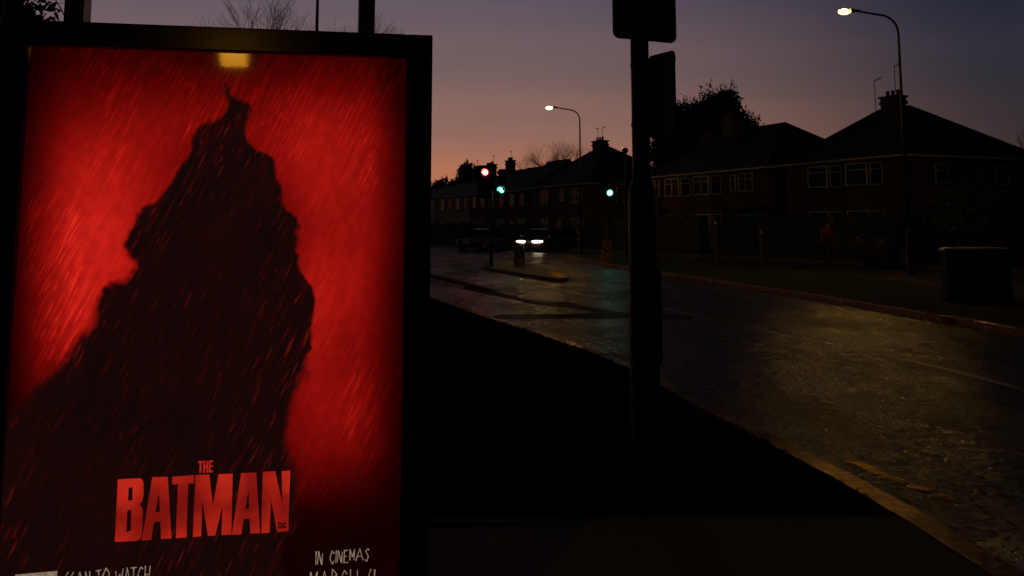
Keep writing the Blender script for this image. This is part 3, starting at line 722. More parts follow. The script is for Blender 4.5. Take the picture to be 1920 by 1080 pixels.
# ---------------------------------------------------------------- traffic signals
def signal_head(parent, rz, lit, off=(0, 0, 3.0), board=True, sc=1.0):
    hd = bpy.data.objects.new('signal_head', None)
    cx, cy, cz = off
    c, s = math.cos(rz), math.sin(rz)
    def tr(p): x, y, z = p[0]*sc, p[1]*sc, p[2]*sc; return (cx+c*x-s*y, cy+s*x+c*y, cz+z)
    def mk(bb, nm, m, par):
        for v_ in bb.bm.verts: v_.co = tr(v_.co)
        return bb.build(nm, m, par)
    b_ = MB(); b_.box((-.15, 0, -.5), (.15, .16, .5)); box = mk(b_, 'signal_head', 'black_plastic', parent)
    if board:
        b_ = MB(); b_.box((-.29, .17, -.62), (.29, .18, .60)); mk(b_, 'backing_board', 'black_plastic', parent)
    for nm, z, m_on, m_off in (('red_lens', .32, 'red_glow', 'lens_off'), ('amber_lens', 0, 'red_glow', 'amber_off'), ('green_lens', -.32, 'green_glow', 'lens_off')):
        on = nm.startswith(lit)
        if not on:
            b_ = MB(); b_.disc((0, -.004, z), .1, (0, -1, 0), 24, .008); mk(b_, nm, m_off, box)
        if on:
            b_ = MB(); b_.tube([(0, -.003, z), (0, -.010, z)], [.146, .146], 24); mk(b_, 'lens_halo', 'red_halo' if lit == 'red' else 'green_halo', box)
            # lens stands proud of the glowing disc that paints its spill
            b_ = MB(); b_.loft([[(.108*math.cos(w_)*math.cos(t_), -.0105-.07*math.sin(w_), z+.108*math.cos(w_)*math.sin(t_)) for t_ in [2*math.pi*q_/24 for q_ in range(24)]] for w_ in [R(g_) for g_ in (0, 10, 20, 32, 45, 58, 70, 80, 87)]]); ln_ = mk(b_, nm, m_on, box)
            for f_ in ln_.data.polygons: f_.use_smooth = True
        # hood: half tube
        b_ = MB(); n = 14
        r0 = [(.12*math.cos(math.pi*i/n*1.2-.3), -.005, z+.12*math.sin(math.pi*i/n*1.2-.3)) for i in range(n+1)]
        r1 = [(x, -.20+.05*(1-math.sin(math.pi*i/n)), zz) for i, (x, _, zz) in enumerate(r0)]
        for i in range(n): b_.face([r0[i], r0[i+1], r1[i+1], r1[i]])
        hood = mk(b_, 'hood', 'black_plastic', box)
    return box
s1p = gnd(921, 499, .11)
ts = empty('traffic_signal', (s1p.x, s1p.y, .11), 0, label='traffic signal on the island, red light facing the camera, green one angled right', cat='traffic light', group='traffic signals at the crossing')
topz = at(911, 310, s1p.y).z
b = MB(); b.tube([(0,0,0),(0,0,topz-.05)], .057, 14); b.build('post', 'dark_steel', ts)
kk = s1p.y/F
rz_ = at(911, 323.5, s1p.y).z-.11
signal_head(ts, R(-6), 'red', off=(-11.5*kk, -.1, rz_-.32*1.0), sc=1.0)
gz = at(941, 357, s1p.y).z-.11
signal_head(ts, R(-32), 'green', off=(19.5*kk, -.05, gz+.32), sc=.95, board=False)
b = MB(); b.box((-11*kk, -.03, rz_-.62), (19*kk, .03, rz_-.57)); b.build('bracket', 'dark_steel', ts); b = MB(); b.box((-11*kk, -.03, rz_+.02), (10*kk, .03, rz_+.07)); b.build('bracket', 'dark_steel', ts)
b = MB(); b.box((-9*kk, -.12, rz_+.20), (3*kk, .10, rz_+.36)); b.build('detector', 'black_plastic', ts, bevel=.02)
b = MB(); b.tube([(0,0,topz-.05),(0,0,topz+.02)], [.057,.02], 10); b.build('cap', 'dark_steel', ts)
s2p = gnd(1142, 490, .1)
ts2 = empty('traffic_signal', (s2p.x, s2p.y, .1), 0, label='slim traffic signal showing green on the far verge, left of the thick pole', cat='traffic light', group='traffic signals at the crossing')
kk = s2p.y/F; gz = at(1146, 362, s2p.y).z-.1
b = MB(); b.tube([(0,0,0),(0,0,gz+.9)], .057, 14); b.build('post', 'dark_steel', ts2)
signal_head(ts2, R(-3), 'green', off=(2*kk, -.22, gz+.32), sc=1.0)
for z in (gz-.2, gz+.7):
    b = MB(); b.box((-.06, -.2, z), (.06, 0, z+.06)); b.build('bracket', 'dark_steel', ts2)
# slim post with ball cap next to the thick pole
sp = at(1175, 480, 45.0)
t = empty('slim_post', (sp.x, 45.0, .1), 0, label='slim tall post with a round cap just left of the thick pole', cat='post')
tz = at(1174, 283, 45.0).z
b = MB(); b.tube([(0,0,0),(0,0,tz-.1)], .055, 12); b.build('post', 'dark_steel', t)
b = MB(); b.tube([(0,0,tz-.22),(0,0,tz-.15),(0,0,tz-.06),(0,0,tz+.02),(0,0,tz+.05)], [.06,.13,.15,.11,.03], 14); b.build('cap', 'dark_steel', t, smooth=True)
# island bollard & verge cabinet
def bollard(u, v, w_, h_, label, z=.11, m='bollard'):
    p = gnd(u, v, z); t = empty('bollard', (p.x, p.y, z), 0, label=label, cat='bollard', group='keep-left bollards on the crossing')
    b = MB(); b.loft([rounded_ring(w_*s_, .22*s_, z_) for s_, z_ in ((1.08, 0), (1.08, .08), (1, .10), (.98, h_*.8), (.92, h_), (.7, h_+.05))]); b.build('shell', m, t)
    b = MB(); b.disc((0, -.112, h_*.62), w_*.36, (0, -1, 0), 24, .006); pl_ = b.build('roundel', 'sign_blue', t)
    b = MB(); b.loft([[(-.02-.08, -.120, h_*.62+.10), (-.06, -.120, h_*.62+.12), (.09, -.120, h_*.62-.04), (.05, -.120, h_*.62-.08)], [(-.10, -.123, h_*.62+.10), (-.06, -.123, h_*.62+.12), (.09, -.123, h_*.62-.04), (.05, -.123, h_*.62-.08)]]); b.build('arrow', 'white_paint', pl_)
def rounded_ring(w_, d_, z_):
    return [(x, y, z_) for x, y in rounded(w_, d_, d_*.3, 4)]
bollard(974, 499, .42, .72, 'pale rectangular keep-left bollard on the traffic island right of the red signal')
bollard(1138, 491, .40, .88, 'dim rectangular bollard at the foot of the slim green signal', .1)
p = gnd(1833, 562, .1)
t = empty('utility_cabinet', (p.x, p.y, .1), R(-8), label='wide low green roadside cabinet on the far verge at the right edge', cat='cabinet')
hc = at(1833, 465, p.y).z-.1
b = MB(); b.box((-.60, -.2, 0), (.60, .2, hc-.05)); b.build('body', 'cabinet', t, bevel=.01)
b = MB(); b.loft([[(-.64,-.24,hc-.049),(.64,-.24,hc-.049),(.64,.24,hc-.049),(-.64,.24,hc-.049)],[(-.62,-.22,hc-.01),(.62,-.22,hc-.01),(.62,.22,hc-.01),(-.62,.22,hc-.01)],[(-.5,-.1,hc+.02),(.5,-.1,hc+.02),(.5,.1,hc+.02),(-.5,.1,hc+.02)]]); b.build('lid', 'bollard', t)  # lid coloured tan over the green body, painting its lamplit top
for sx_ in (-.3, .3):
    b = MB(); b.box((sx_-.285, -.208, .06), (sx_+.285, -.2005, hc-.1)); dd = b.build('door', 'cabinet', t, bevel=.004)
    b = MB()
    for k_ in range(5): b.box((sx_-.2, -.214, hc-.2-k_*.03), (sx_+.1, -.2085, hc-.185-k_*.03))
    b.build('vent', 'dark_steel', dd)
    b = MB(); b.box((sx_+.2, -.222, hc*.5), (sx_+.23, -.2085, hc*.5+.12)); b.build('handle', 'dark_steel', dd)
for u, v, h_, lab in ((1343, 500, 1.9, 'slim steel post in front of the semi-detached houses, left of its twin'), (1428, 500, 1.5, 'shorter slim steel post between the first slim post and the cyclist')):
    p = gnd(u, v, .1); t = empty('steel_post', (p.x, p.y, .1), 0, label=lab, cat='post', group='slim posts on the far verge')
    b = MB(); b.tube([(0,0,0),(0,0,h_),(0,0,h_+.03)], [.045,.045,.02], 12); b.build('post', 'grey_steel', t)
    b = MB(); b.tube([(0,0,h_*.82),(0,0,h_*.86)], .05, 12); b.build('band', 'white_paint', t)

# ---------------------------------------------------------------- houses
ROT = math.atan2(U.y, U.x)
def window(parent, x0, x1, z0, z1, y, m_frame='white_paint', glass='window_glass', cols=2, trans=.68, T_=None, curtain=False):
    f_ = .055
    def q(bb):
        if T_ is not None:
            for v_ in bb.bm.verts: v_.co = T_ @ v_.co
        return bb
    b = MB()
    b.box((x0, y-.03, z0), (x0+f_, y+.04, z1)); b.box((x1-f_, y-.03, z0), (x1, y+.04, z1))
    b.box((x0+f_, y-.03, z1-f_), (x1-f_, y+.04, z1)); b.box((x0+f_, y-.03, z0), (x1-f_, y+.04, z0+f_))
    for i in range(1, cols):
        xm = x0+(x1-x0)*i/cols; b.box((xm-.025, y-.028, z0+f_), (xm+.025, y+.035, z1-f_))
    zm = z0+(z1-z0)*trans; 
    for i in range(cols):
        xa = x0+(x1-x0)*i/cols+(.026 if i else f_+.001); xb = x0+(x1-x0)*(i+1)/cols-(.026 if i < cols-1 else f_+.001)
        b.box((xa, y-.026, zm-.02), (xb, y+.032, zm+.02))
    fr = q(b).build('window', m_frame, parent)
    b = MB(); b.box((x0+f_-.004, y-.012, z0+f_-.004), (x1-f_+.004, y-.004, z1-f_+.004)); q(b).build('pane', glass, fr)
    b = MB(); b.box((x0-.06, y-.02, z0-.07), (x1+.06, y+.10, z0-.003)); q(b).build('sill', 'concrete', fr)
    return fr
def bay(parent, xc, wd, pr, floors, wallm, topz, cols=1):
    # splayed two-storey bay projecting pr
    ws = wd/2; sp_ = .24
    P = [(xc-ws, 0), (xc-ws+sp_, pr), (xc+ws-sp_, pr), (xc+ws, 0)]
    b = MB(); b.prism([(P[0][0], -.02), P[0], P[1], P[2], P[3], (P[3][0], -.02)], 0, topz); by = b.build('bay', wallm, parent)
    for z0, z1 in floors:
        for k_, (a, c) in enumerate(zip(P, P[1:])):
            A = Vector((*a, 0)); C = Vector((*c, 0)); d = (C-A); ln = d.length; d.normalize(); n_ = Vector((-d.y, d.x, 0))
            Tm = Matrix(((d.x, n_.x, 0, A.x), (d.y, n_.y, 0, A.y), (0, 0, 1, 0), (0, 0, 0, 1)))
            window(by, .05, ln-.05, z0, z1, .035, cols=cols if k_ == 1 else 1, T_=Tm, trans=.7)
    return by
def hip_roof(parent, L_, D_, ez, rz_, r0, r1, m, ov=.35):
    x0, x1, y0, y1 = -ov, L_+ov, -D_-ov, ov; z = ez-.12
    a, b_, c, d = (x0, y1, z), (x1, y1, z), (x1, y0, z), (x0, y0, z); e, f = (r0, -D_/2, rz_), (r1, -D_/2, rz_)
    bb = MB(); V_ = [bb.bm.verts.new(p) for p in (a, b_, c, d, e, f)]
    for q in ((0,1,5,4), (1,2,5), (2,3,4,5), (3,0,4), (3,2,1,0)): bb.bm.faces.new([V_[i] for i in q])
    rf = bb.build('roof', m, parent)
    bb = MB(); bb.tube([(r0, -D_/2, rz_+.02), (r1, -D_/2, rz_+.02)], .10, 8)
    for p, q in ((a, e), (b_, f), (c, f), (d, e)): bb.tube([(p[0], p[1], p[2]+.03), (q[0], q[1], q[2]+.03)], .07, 6)
    bb.build('ridge_tiles', m, rf)
    bb = MB()
    bb.tube([(x0, y1+.06, z+.02), (x1, y1+.06, z+.02)], .06, 8); bb.tube([(x0-.06, y0, z+.02), (x0-.06, y1, z+.02)], .06, 8)
    bb.build('gutter', 'white_paint', parent)
    return rf
def chimney(parent, x, y, zb, zt, wx=1.0, wy=.6, pots=3, m='brown_brick'):
    b = MB(); b.box((x-wx/2, y-wy/2, zb), (x+wx/2, y+wy/2, zt)); b.box((x-wx/2-.06, y-wy/2-.06, zt-.35), (x+wx/2+.06, y+wy/2+.06, zt-.2)); b.box((x-wx/2-.09, y-wy/2-.09, zt+.002), (x+wx/2+.09, y+wy/2+.09, zt+.1))
    ch = b.build('chimney', m, parent)
    for i in range(pots):
        xx = x-wx/2+wx*(i+.5)/pots
        b = MB(); b.tube([(xx, y, zt+.1), (xx, y, zt+.38), (xx, y, zt+.42)], [.11, .09, .11], 10); b.build('chimney_pot', 'clay', ch)
    return ch
def aerial(parent, x, y, zb, h_, rz=0, flip=1, ln=.9):
    b = MB(); b.tube([(x, y, zb), (x, y, zb+h_)], .02, 6)
    c, s = math.cos(rz), math.sin(rz)
    b.tube([(x+c*.12, y+s*.12, zb+h_-.05), (x-c*ln*flip, y-s*ln*flip, zb+h_-.02)], .014, 5)
    for i in range(7):
        t_ = -ln*flip*(i+1)/8; hh = .12
        b.tube([(x+c*t_-s*hh, y+s*t_+c*hh, zb+h_-.03), (x+c*t_+s*hh, y+s*t_-c*hh, zb+h_-.03)], .008, 4)
    return b.build('tv_aerial', 'grey_steel', parent)
def house(s0, L_, D_, ez, rz_, r0, r1, label, wallm, roofm, group=None):
    p = hs(s0); t = empty('house', (p.x, p.y, .13), ROT, label=label, cat='house', group=group)
    b = MB(); b.box((0, -D_, 0), (L_, 0, ez-.13)); b.build('wall', wallm, t)
    hip_roof(t, L_, D_, ez, rz_-.13, r0, r1, roofm)
    return t
# A : nearest house
A = house(0, 9.0, 9.0, 4.95, 8.0, 4.0, 6.4, 'nearest hip-roofed brick house with two bays and a broad chimney, at the right', 'brick', 'tile')
bay(A, 2.55, 2.1, .7, ((3.5, 4.62), (.95, 2.25)), 'brick', 4.80); bay(A, 5.45, 2.1, .7, ((3.5, 4.62), (.95, 2.25)), 'brick', 4.80)
chimney(A, 4.9, -4.2, 7.0, 8.45, 1.15, .75, 3); aerial(A, 4.7, -4.2, 8.7, 1.5, R(-30), 1, 1.3); aerial(A, 6.25, -4.2, 6.6, 3.0, R(-30), 1, 1.5)
b = MB(); b.box((.3, .001, 0), (1.2, .05, 2.05)); d_ = b.build('door', 'door_paint', A); b = MB(); b.box((1.08, .052, .95), (1.12, .10, 1.1)); b.build('handle', 'chrome', d_)
# side (camera-facing) wall windows on x = 0 plane
TS = Matrix(((0, -1, 0, 0), (1, 0, 0, 0), (0, 0, 1, 0), (0, 0, 0, 1)))
for y0 in (-2.3, -6.3): window(A, y0-0.45, y0+.45, 3.55, 4.5, .03, T_=TS, cols=1)
window(A, -5.2, -4.0, .95, 2.1, .03, T_=TS)
# B : second pair
B = house(10.5, 14.5, 9.0, 4.95, 8.1, 4.0, 10.2, 'wide dark-roofed pair of brick houses between the nearest house and the thick pole', 'brick', 'tile')
for x in (5.9, 9.3): bay(B, x, 2.3, .7, ((3.45, 4.62), (.95, 2.25)), 'brick', 4.80, 2)
window(B, 1.5, 2.9, 3.55, 4.65, .035); window(B, 1.4, 2.9, 1.0, 2.2, .035); window(B, 12.0, 13.2, 3.55, 4.65, .035); window(B, 3.2, 3.75, 3.6, 4.6, .035, cols=1)
chimney(B, 9.4, -4.2, 7.2, 8.9, 1.3, .8, 4); chimney(B, 12.9, -4.6, 6.0, 7.9, .8, .6, 2)
for x in (.2, 13.3):
    b = MB(); b.box((x, .001, 0), (x+.9, .05, 2.05)); d_ = b.build('door', 'door_paint', B); b = MB(); b.box((x+.78, .052, .95), (x+.82, .10, 1.1)); b.build('handle', 'chrome', d_)
for x0, x1 in ((-.2, 3.6), (10.5, 14.7)):
    b = MB(); b.box((x0, .05, 2.55), (x1, .9, 2.66)); b.build('porch_roof', 'tile', B)
b = MB(); rx0, rx1 = 6.2, 7.1
def roofpt(x, t_): return (x, .35-(4.85)*t_, 4.83+(7.97-4.83)*t_+.05)
b.loft([[roofpt(rx0, .55), roofpt(rx1, .55), roofpt(rx1, .78), roofpt(rx0, .78)], [(p[0], p[1]+.03, p[2]+.06) for p in (roofpt(rx0, .55), roofpt(rx1, .55), roofpt(rx1, .78), roofpt(rx0, .78))]]); b.build('skylight', 'window_glass', B)
# D : house with peak left of the pole
D = house(33, 11.5, 9.0, 4.95, 8.35, 5.0, 7.2, 'steep hip-roofed house with a chimney on its peak, left of the thick pole', 'brown_brick', 'slate')
chimney(D, 6.0, -4.2, 7.5, 8.75, 1.4, .8, 3); aerial(D, 5.6, -4.2, 8.7, 1.2, R(-20), 1, 1.6); aerial(D, 6.4, -4.2, 8.7, 1.3, R(-20), -1, .8)
window(D, 1.2, 3.2, 3.4, 4.6, .035); window(D, 7.6, 9.2, 3.4, 4.6, .035); window(D, 1.2, 3.2, 1, 2.2, .035); window(D, 7.6, 9.2, 1, 2.2, .035); window(D, 4.6, 5.4, 3.6, 4.6, .035, cols=1)
for y0 in (-3.0, -6.5): window(D, y0-0.6, y0+.6, 3.4, 4.6, .03, T_=TS)
b = MB(); b.box((5.0, .001, 0), (5.9, .05, 2.05)); d_ = b.build('door', 'door_paint', D); b = MB(); b.box((5.78, .052, .95), (5.82, .10, 1.1)); b.build('handle', 'chrome', d_)
# terraces
def terrace(s0, L_, label, wallm, rz_=8.0, ez=4.9, ch=True, pots=3, aer=True, chz=9.2, flip=False):
    p = hs(s0); t = empty('house', (p.x, p.y, .13), ROT, label=label, cat='house', group='terraced houses along the far side of the road')
    b = MB(); b.box((0, -8.5, 0), (L_-.01, 0, ez-.13)); b.build('wall', wallm, t)
    bb = MB(); rr = [[(x, .3, ez-.2), (x, -4.25, rz_), (x, -8.8, ez-.2)] for x in (0, L_-.01)]; bb.loft(rr); rf = bb.build('roof', 'slate', t)
    bb = MB(); bb.tube([(0, -4.25, rz_+.02), (L_-.01, -4.25, rz_+.02)], .09, 8); bb.build('ridge_tiles', 'slate', rf)
    bb = MB(); bb.tube([(0, .36, ez-.18), (L_-.01, .36, ez-.18)], .06, 8); bb.build('gutter', 'white_paint', t)
    window(t, .7, 1.7, 3.35, 4.55, .035); window(t, 3.0, 4.1, 3.35, 4.55, .035, cols=1); window(t, .7, 2.3, .95, 2.2, .035)
    b = MB(); b.box((3.1, .001, 0), (4.0, .05, 2.05)); d_ = b.build('door', 'door_paint', t); b = MB(); b.box((3.88, .052, .95), (3.92, .10, 1.1)); b.build('handle', 'chrome', d_)
    if ch: chimney(t, L_-.7, -4.25, rz_-.4, chz, .5+.25*pots, .6, pots)
    if aer: aerial(t, L_-.9, -4.25, chz, 1.0, R(-20), 1, 1.0)
    return t
terrace(45.0, 4.9, 'brown brick terraced house beside the steep hip-roofed house', 'brown_brick', ch=False, aer=False, rz_=7.6)
terrace(49.9, 4.9, 'brown brick terraced house with lit-looking upper windows, second left of the steep house', 'brown_brick', ch=False, aer=False, rz_=7.25)
terrace(54.8, 4.9, 'brown brick terraced house with the broad chimney, right of the red signal', 'brown_brick', chz=8.3, rz_=7.2)
terrace(59.7, 4.9, 'pale rendered terraced house with a narrow chimney, just right of the red signal', 'render', pots=1, chz=8.2, rz_=6.9)
terrace(64.6, 4.9, 'pale rendered terraced house directly behind the red signal', 'render', pots=2, chz=8.0, rz_=6.7)
terrace(70.5, 5.2, 'pale rendered terraced house just left of the red signal', 'render', ch=False, aer=False, rz_=6.5)
terrace(76.7, 5.2, 'pale rendered terraced house midway between the panel edge and the red signal', 'render', ch=False, aer=False, rz_=6.4)
terrace(82.9, 5.2, 'pale rendered terraced house nearest the panel edge, with one chimney', 'render', rz_=6.3, pots=2, chz=7.6, aer=True)
terrace(89.1, 5.2, 'furthest pale rendered terraced house, at the advert panel edge', 'render', ch=False, aer=False, rz_=6.2)

# ---------------------------------------------------------------- vegetation
def leaf_cloud(name, pts, size, m, parent, n_per=6, spread=.5, el=1.0):
    vs = []; fc = []
    for c in pts:
        for _ in range(n_per):
            p = Vector(c)+Vector((random.gauss(0, spread), random.gauss(0, spread), random.gauss(0, spread*.8)))
            a = Vector((random.gauss(0, 1), random.gauss(0, 1), random.gauss(0, 1))).normalized()*size*random.uniform(.6, 1.4)*el
            bq = a.orthogonal().normalized()*size*random.uniform(.25, .5)
            i = len(vs); vs += [tuple(p-a), tuple(p+bq), tuple(p+a), tuple(p-bq)]; fc.append((i, i+1, i+2, i+3))
    return raw(name, vs, fc, m, parent)
def bare_tree(loc, h_, spread, label, seed, depth=5, up=.0, trunk_r=.18, group=None, fork=3):
    random.seed(seed); t = empty('bare_tree', loc, 0, label=label, cat='tree', group=group)
    segs = MB(); 
    def grow(p, d, ln, r, k):
        q = p+d*ln; mid = (p+q)/2+Vector((random.gauss(0, 1), random.gauss(0, 1), 0))*ln*.05
        segs.tube([p, mid, q], [r, r*.8, r*.62], 5 if k > 1 else 3, caps=False)
        if k == 0: return
        for i in range(fork if k > 1 else 2):
            nd = (d+Vector((random.gauss(0, 1), random.gauss(0, 1), random.gauss(0, .5)+up))*spread).normalized()
            grow(p+d*ln*random.uniform(.6, 1) if i else q, nd, ln*random.uniform(.62, .86), r*.6, k-1)
    tb = MB(); tb.tube([(0,0,0),(.03,0,h_*.12),(0,.03,h_*.26)], [trunk_r*1.25, trunk_r, trunk_r*.85], 8); tb.build('trunk', 'bark', t)
    for i in range(4):
        a = i*1.57+random.random(); grow(Vector((0, .0, h_*.24)), Vector((math.cos(a)*.5, math.sin(a)*.5, 1)).normalized(), h_*.22, trunk_r*.55, depth)
    segs.build('crown', 'bark', t); return t
def evergreen(loc, h_, w_, label, seed, cat='tree', m='leaf', name='evergreen_tree', spiky=True, n=420, group=None, lobes=None, leaf=.28):
    random.seed(seed); t = empty(name, loc, 0, label=label, cat=cat, group=group)
    b = MB(); b.tube([(0,0,0),(.02,0,h_*.3),(0,0,h_*.8)], [.05*w_*.6+.05, .04*w_*.6+.03, .02], 8); b.build('trunk', 'bark', t)
    pts = []
    lobes = lobes or [(0, 0, .62, .5, .38)]
    for (lx, ly, lz, lw, lh) in lobes:
        for _ in range(int(n/len(lobes))):
            while True:
                p = Vector((random.uniform(-1, 1), random.uniform(-1, 1), random.uniform(-1, 1)))
                if p.length < 1: break
            p = p.normalized()*(p.length**.45)
            pts.append((w_*(lx+p.x*lw), w_*(ly+p.y*lw), h_*(lz+p.z*lh)))
    cr = leaf_cloud('crown', pts, leaf, m, t, 12, .28*max(1, w_/6), 1.0)
    if spiky:
        tips = []
        vs = []; fc = []
        for p in pts[::2]:
            c = Vector(p); out_ = (c-Vector((0, 0, h_*.45))).normalized()+Vector((0, 0, .7)); d = out_.normalized()*random.uniform(.4, 1.5)*w_/8
            for k_ in range(10):
                q = c+d*k_/9+Vector((random.gauss(0, .06), random.gauss(0, .06), random.gauss(0, .06)))*w_/7; a = (d.normalized()+Vector((random.gauss(0, .6), random.gauss(0, .6), random.gauss(0, .3)))).normalized()*.30*w_/8; n_ = a.orthogonal().normalized()*.07*w_/8
                i = len(vs); vs += [tuple(q-n_), tuple(q+n_), tuple(q+a)]; fc.append((i, i+1, i+2))
        me2 = bpy.data.meshes.new('spray'); me2.from_pydata(vs, [], fc)
        bm = bmesh.new(); bm.from_mesh(cr.data); bm.from_mesh(me2); bm.to_mesh(cr.data); bm.free()
    return t
# big conifer behind house B
p = at(1325, 300, 82)
evergreen((p.x, 82, .1), 12.9, 7.7, 'big ragged dark conifer rising behind the wide pair of houses, right of the pole', 3, n=2100, leaf=.30,
          lobes=[(-.22, 0, .70, .22, .18), (-.36, 0, .60, .20, .16), (.06, 0, .78, .20, .17), (.24, .1, .80, .13, .18), (.36, 0, .66, .18, .16), (.46, 0, .58, .12, .12), (0, 0, .52, .50, .22), (-.1, .1, .66, .3, .2), (.2, .1, .62, .3, .2)])
p = at(876, 360, 150)
evergreen((p.x, 150, .1), 11.2, 7.5, 'dark pointed evergreen behind the pale terrace left of the red signal', 5, n=420, leaf=.4, lobes=[(0,0,.62,.34,.2),(0,0,.76,.18,.2),(.2,0,.5,.4,.25),(-.3,0,.5,.4,.2)], group='evergreens behind the terrace')
p = at(838, 360, 156)
evergreen((p.x, 156, .1), 9.4, 7, 'lower bushy evergreen behind the pale terrace, nearer the panel', 6, n=300, leaf=.4, lobes=[(0,0,.6,.45,.34)], group='evergreens behind the terrace')
p = at(808, 360, 160)
evergreen((p.x, 160, .1), 8.0, 7, 'lowest dark evergreen peeping out at the panel edge', 8, n=260, leaf=.4, lobes=[(0,0,.6,.5,.36)], group='evergreens behind the terrace')
p = at(1062, 400, 118)
bare_tree((p.x, 118, .1), 12.6, .40, 'bare tree fanning out behind the terrace roof, at the far street lamp', 14, 7, .12, .16, group='bare winter trees')
p = at(1016, 400, 128)
bare_tree((p.x, 128, .1), 11.6, .42, 'smaller bare tree behind the broad terrace chimney', 22, 6, .12, .14, group='bare winter trees')
p = at(545, 300, 40)
bare_tree((p.x, 40, .1), 10.9, .34, 'bare rounded tree whose top shows above the advertising panel', 31, 7, .16, .17, group='bare winter trees')
p = at(2010, 300, 24)
bare_tree((p.x, 24, .1), 5.0, .40, 'bare young tree reaching in at the right edge of the picture', 41, 5, .05, .09, group='bare winter trees')
p = at(1830, 400, 37)
evergreen((p.x, 37, .1), 3.1, 3.6, 'dark rounded shrub beside the nearest house, above the cabinet', 44, cat='shrub', name='garden_shrub', spiky=False, n=300, leaf=.10, lobes=[(0,0,.55,.45,.42)])
# leafy evergreen with long leaves at the top left, bare twigs beside it
random.seed(51)
p = at(18, 60, 7.2)
t = empty('broadleaf_evergreen', (p.x, 7.2, .1), 0, label='leafy dark evergreen at the top left corner above the panel', cat='tree')
b = MB(); b.tube([(0,0,0),(.05,0,1.6),(0,.03,3.2)], [.07,.06,.03], 8)
pts = []
for i in range(150):
    a = random.uniform(0, 6.28); r_ = random.random()**.5*.36; z = random.uniform(1.7, 4.0)
    pts.append((r_*math.cos(a)-.05, r_*math.sin(a), z))
for q in pts[::3]: b.tube([(0, 0, q[2]-.4), q], [.012, .004], 4)
b.build('trunk', 'bark', t)
leaf_cloud('crown', pts, .05, 'leaf_near', t, 20, .075)
p = at(108, 10, 8.5)
t = empty('bare_sapling', (p.x, 8.5, .1), 0, label='thin bare twigs between the leafy evergreen and the left shelter post', cat='tree')
def lp(u, v): q = at(u, v, 8.5); return (q.x-p.x, 0, q.z-.1)
b = MB(); b.tube([(.08, 0, 0), (.06, 0, 1.2), lp(124, 36)], [.03, .02, .006], 6); b.build('trunk', 'bark', t)
b = MB(); b.tube([lp(124, 36), lp(112, 12), lp(104, 0), lp(98, -20)], [.006, .005, .004, .003], 5)
b.tube([lp(70, 4), lp(90, 4), lp(108, 6.5), lp(132, 5)], .003, 4); b.tube([lp(91, 4), lp(96, 7), lp(107, 8.5)], .003, 4); b.tube([lp(91, 4), lp(89, -6)], .003, 4)
b.tube([lp(123, 30), lp(130, 30)], .002, 4); b.tube([lp(112, 12), lp(115, 13)], .002, 4); b.build('crown', 'bark', t)
# pale post at the extreme top-left
p = at(3, 10, 5.0)
t = empty('gate_post', (p.x-.02, 5.0, .1), 0, label='pale slim post at the extreme left edge behind the panel', cat='post')
b = MB(); b.box((-.05,-.03,0),(.035,.03,3.2)); b.build('post', 'concrete', t)
b = MB(); b.box((-.06,-.04,3.2),(.045,.04,3.24)); b.build('cap', 'concrete', t)
# hedges
def hedge(s0, s1, v_, h_, label, seed):
    random.seed(seed); p0 = hs(s0, v_); t = empty('garden_hedge', (p0.x, p0.y, .13), ROT, label=label, cat='hedge', group='garden hedges in front of the houses')
    L_ = s1-s0; b = MB(); nx = max(3, int(L_/.6)); rings = []
    for i in range(nx+1):
        x = L_*i/nx; hh = h_*(1+random.uniform(-.06, .06)); wv = random.uniform(-.06, .06)
        rings.append([(x, -.35+wv, 0), (x, -.38+wv, hh*.6), (x, -.2, hh), (x, .2, hh), (x, .38+wv, hh*.6), (x, .35+wv, 0)])
    b.loft(rings); b.build('branches', 'hedge', t)
    pts = []
    for _ in range(int(L_*26)):
        f_ = random.random(); x = random.uniform(0, L_)
        pts.append((x, .38, random.uniform(.1, h_)) if f_ < .6 else (x, random.uniform(-.35, .35), h_+random.uniform(-.03, .08)))
    leaf_cloud('foliage', pts, .07, 'hedge', t, 7, .10); return t
for i, (a, c, h_, lab) in enumerate(((-9, -.5, 1.9, 'tall garden hedge at the right of the nearest house, behind the cabinet'), (.3, 9.3, 1.75, 'garden hedge in front of the nearest bay-windowed house'), (10.5, 24.5, 1.95, 'long garden hedge in front of the wide pair of houses'), (33, 44, 1.5, 'garden hedge in front of the steep hip-roofed house'), (45, 62, 1.6, 'long dark hedge in front of the brown terrace'), (64, 94, 2.3, 'longest, tallest hedge in front of the pale terrace, nearest the panel'))):
    hedge(a, c, -4.6, h_, lab, 60+i)

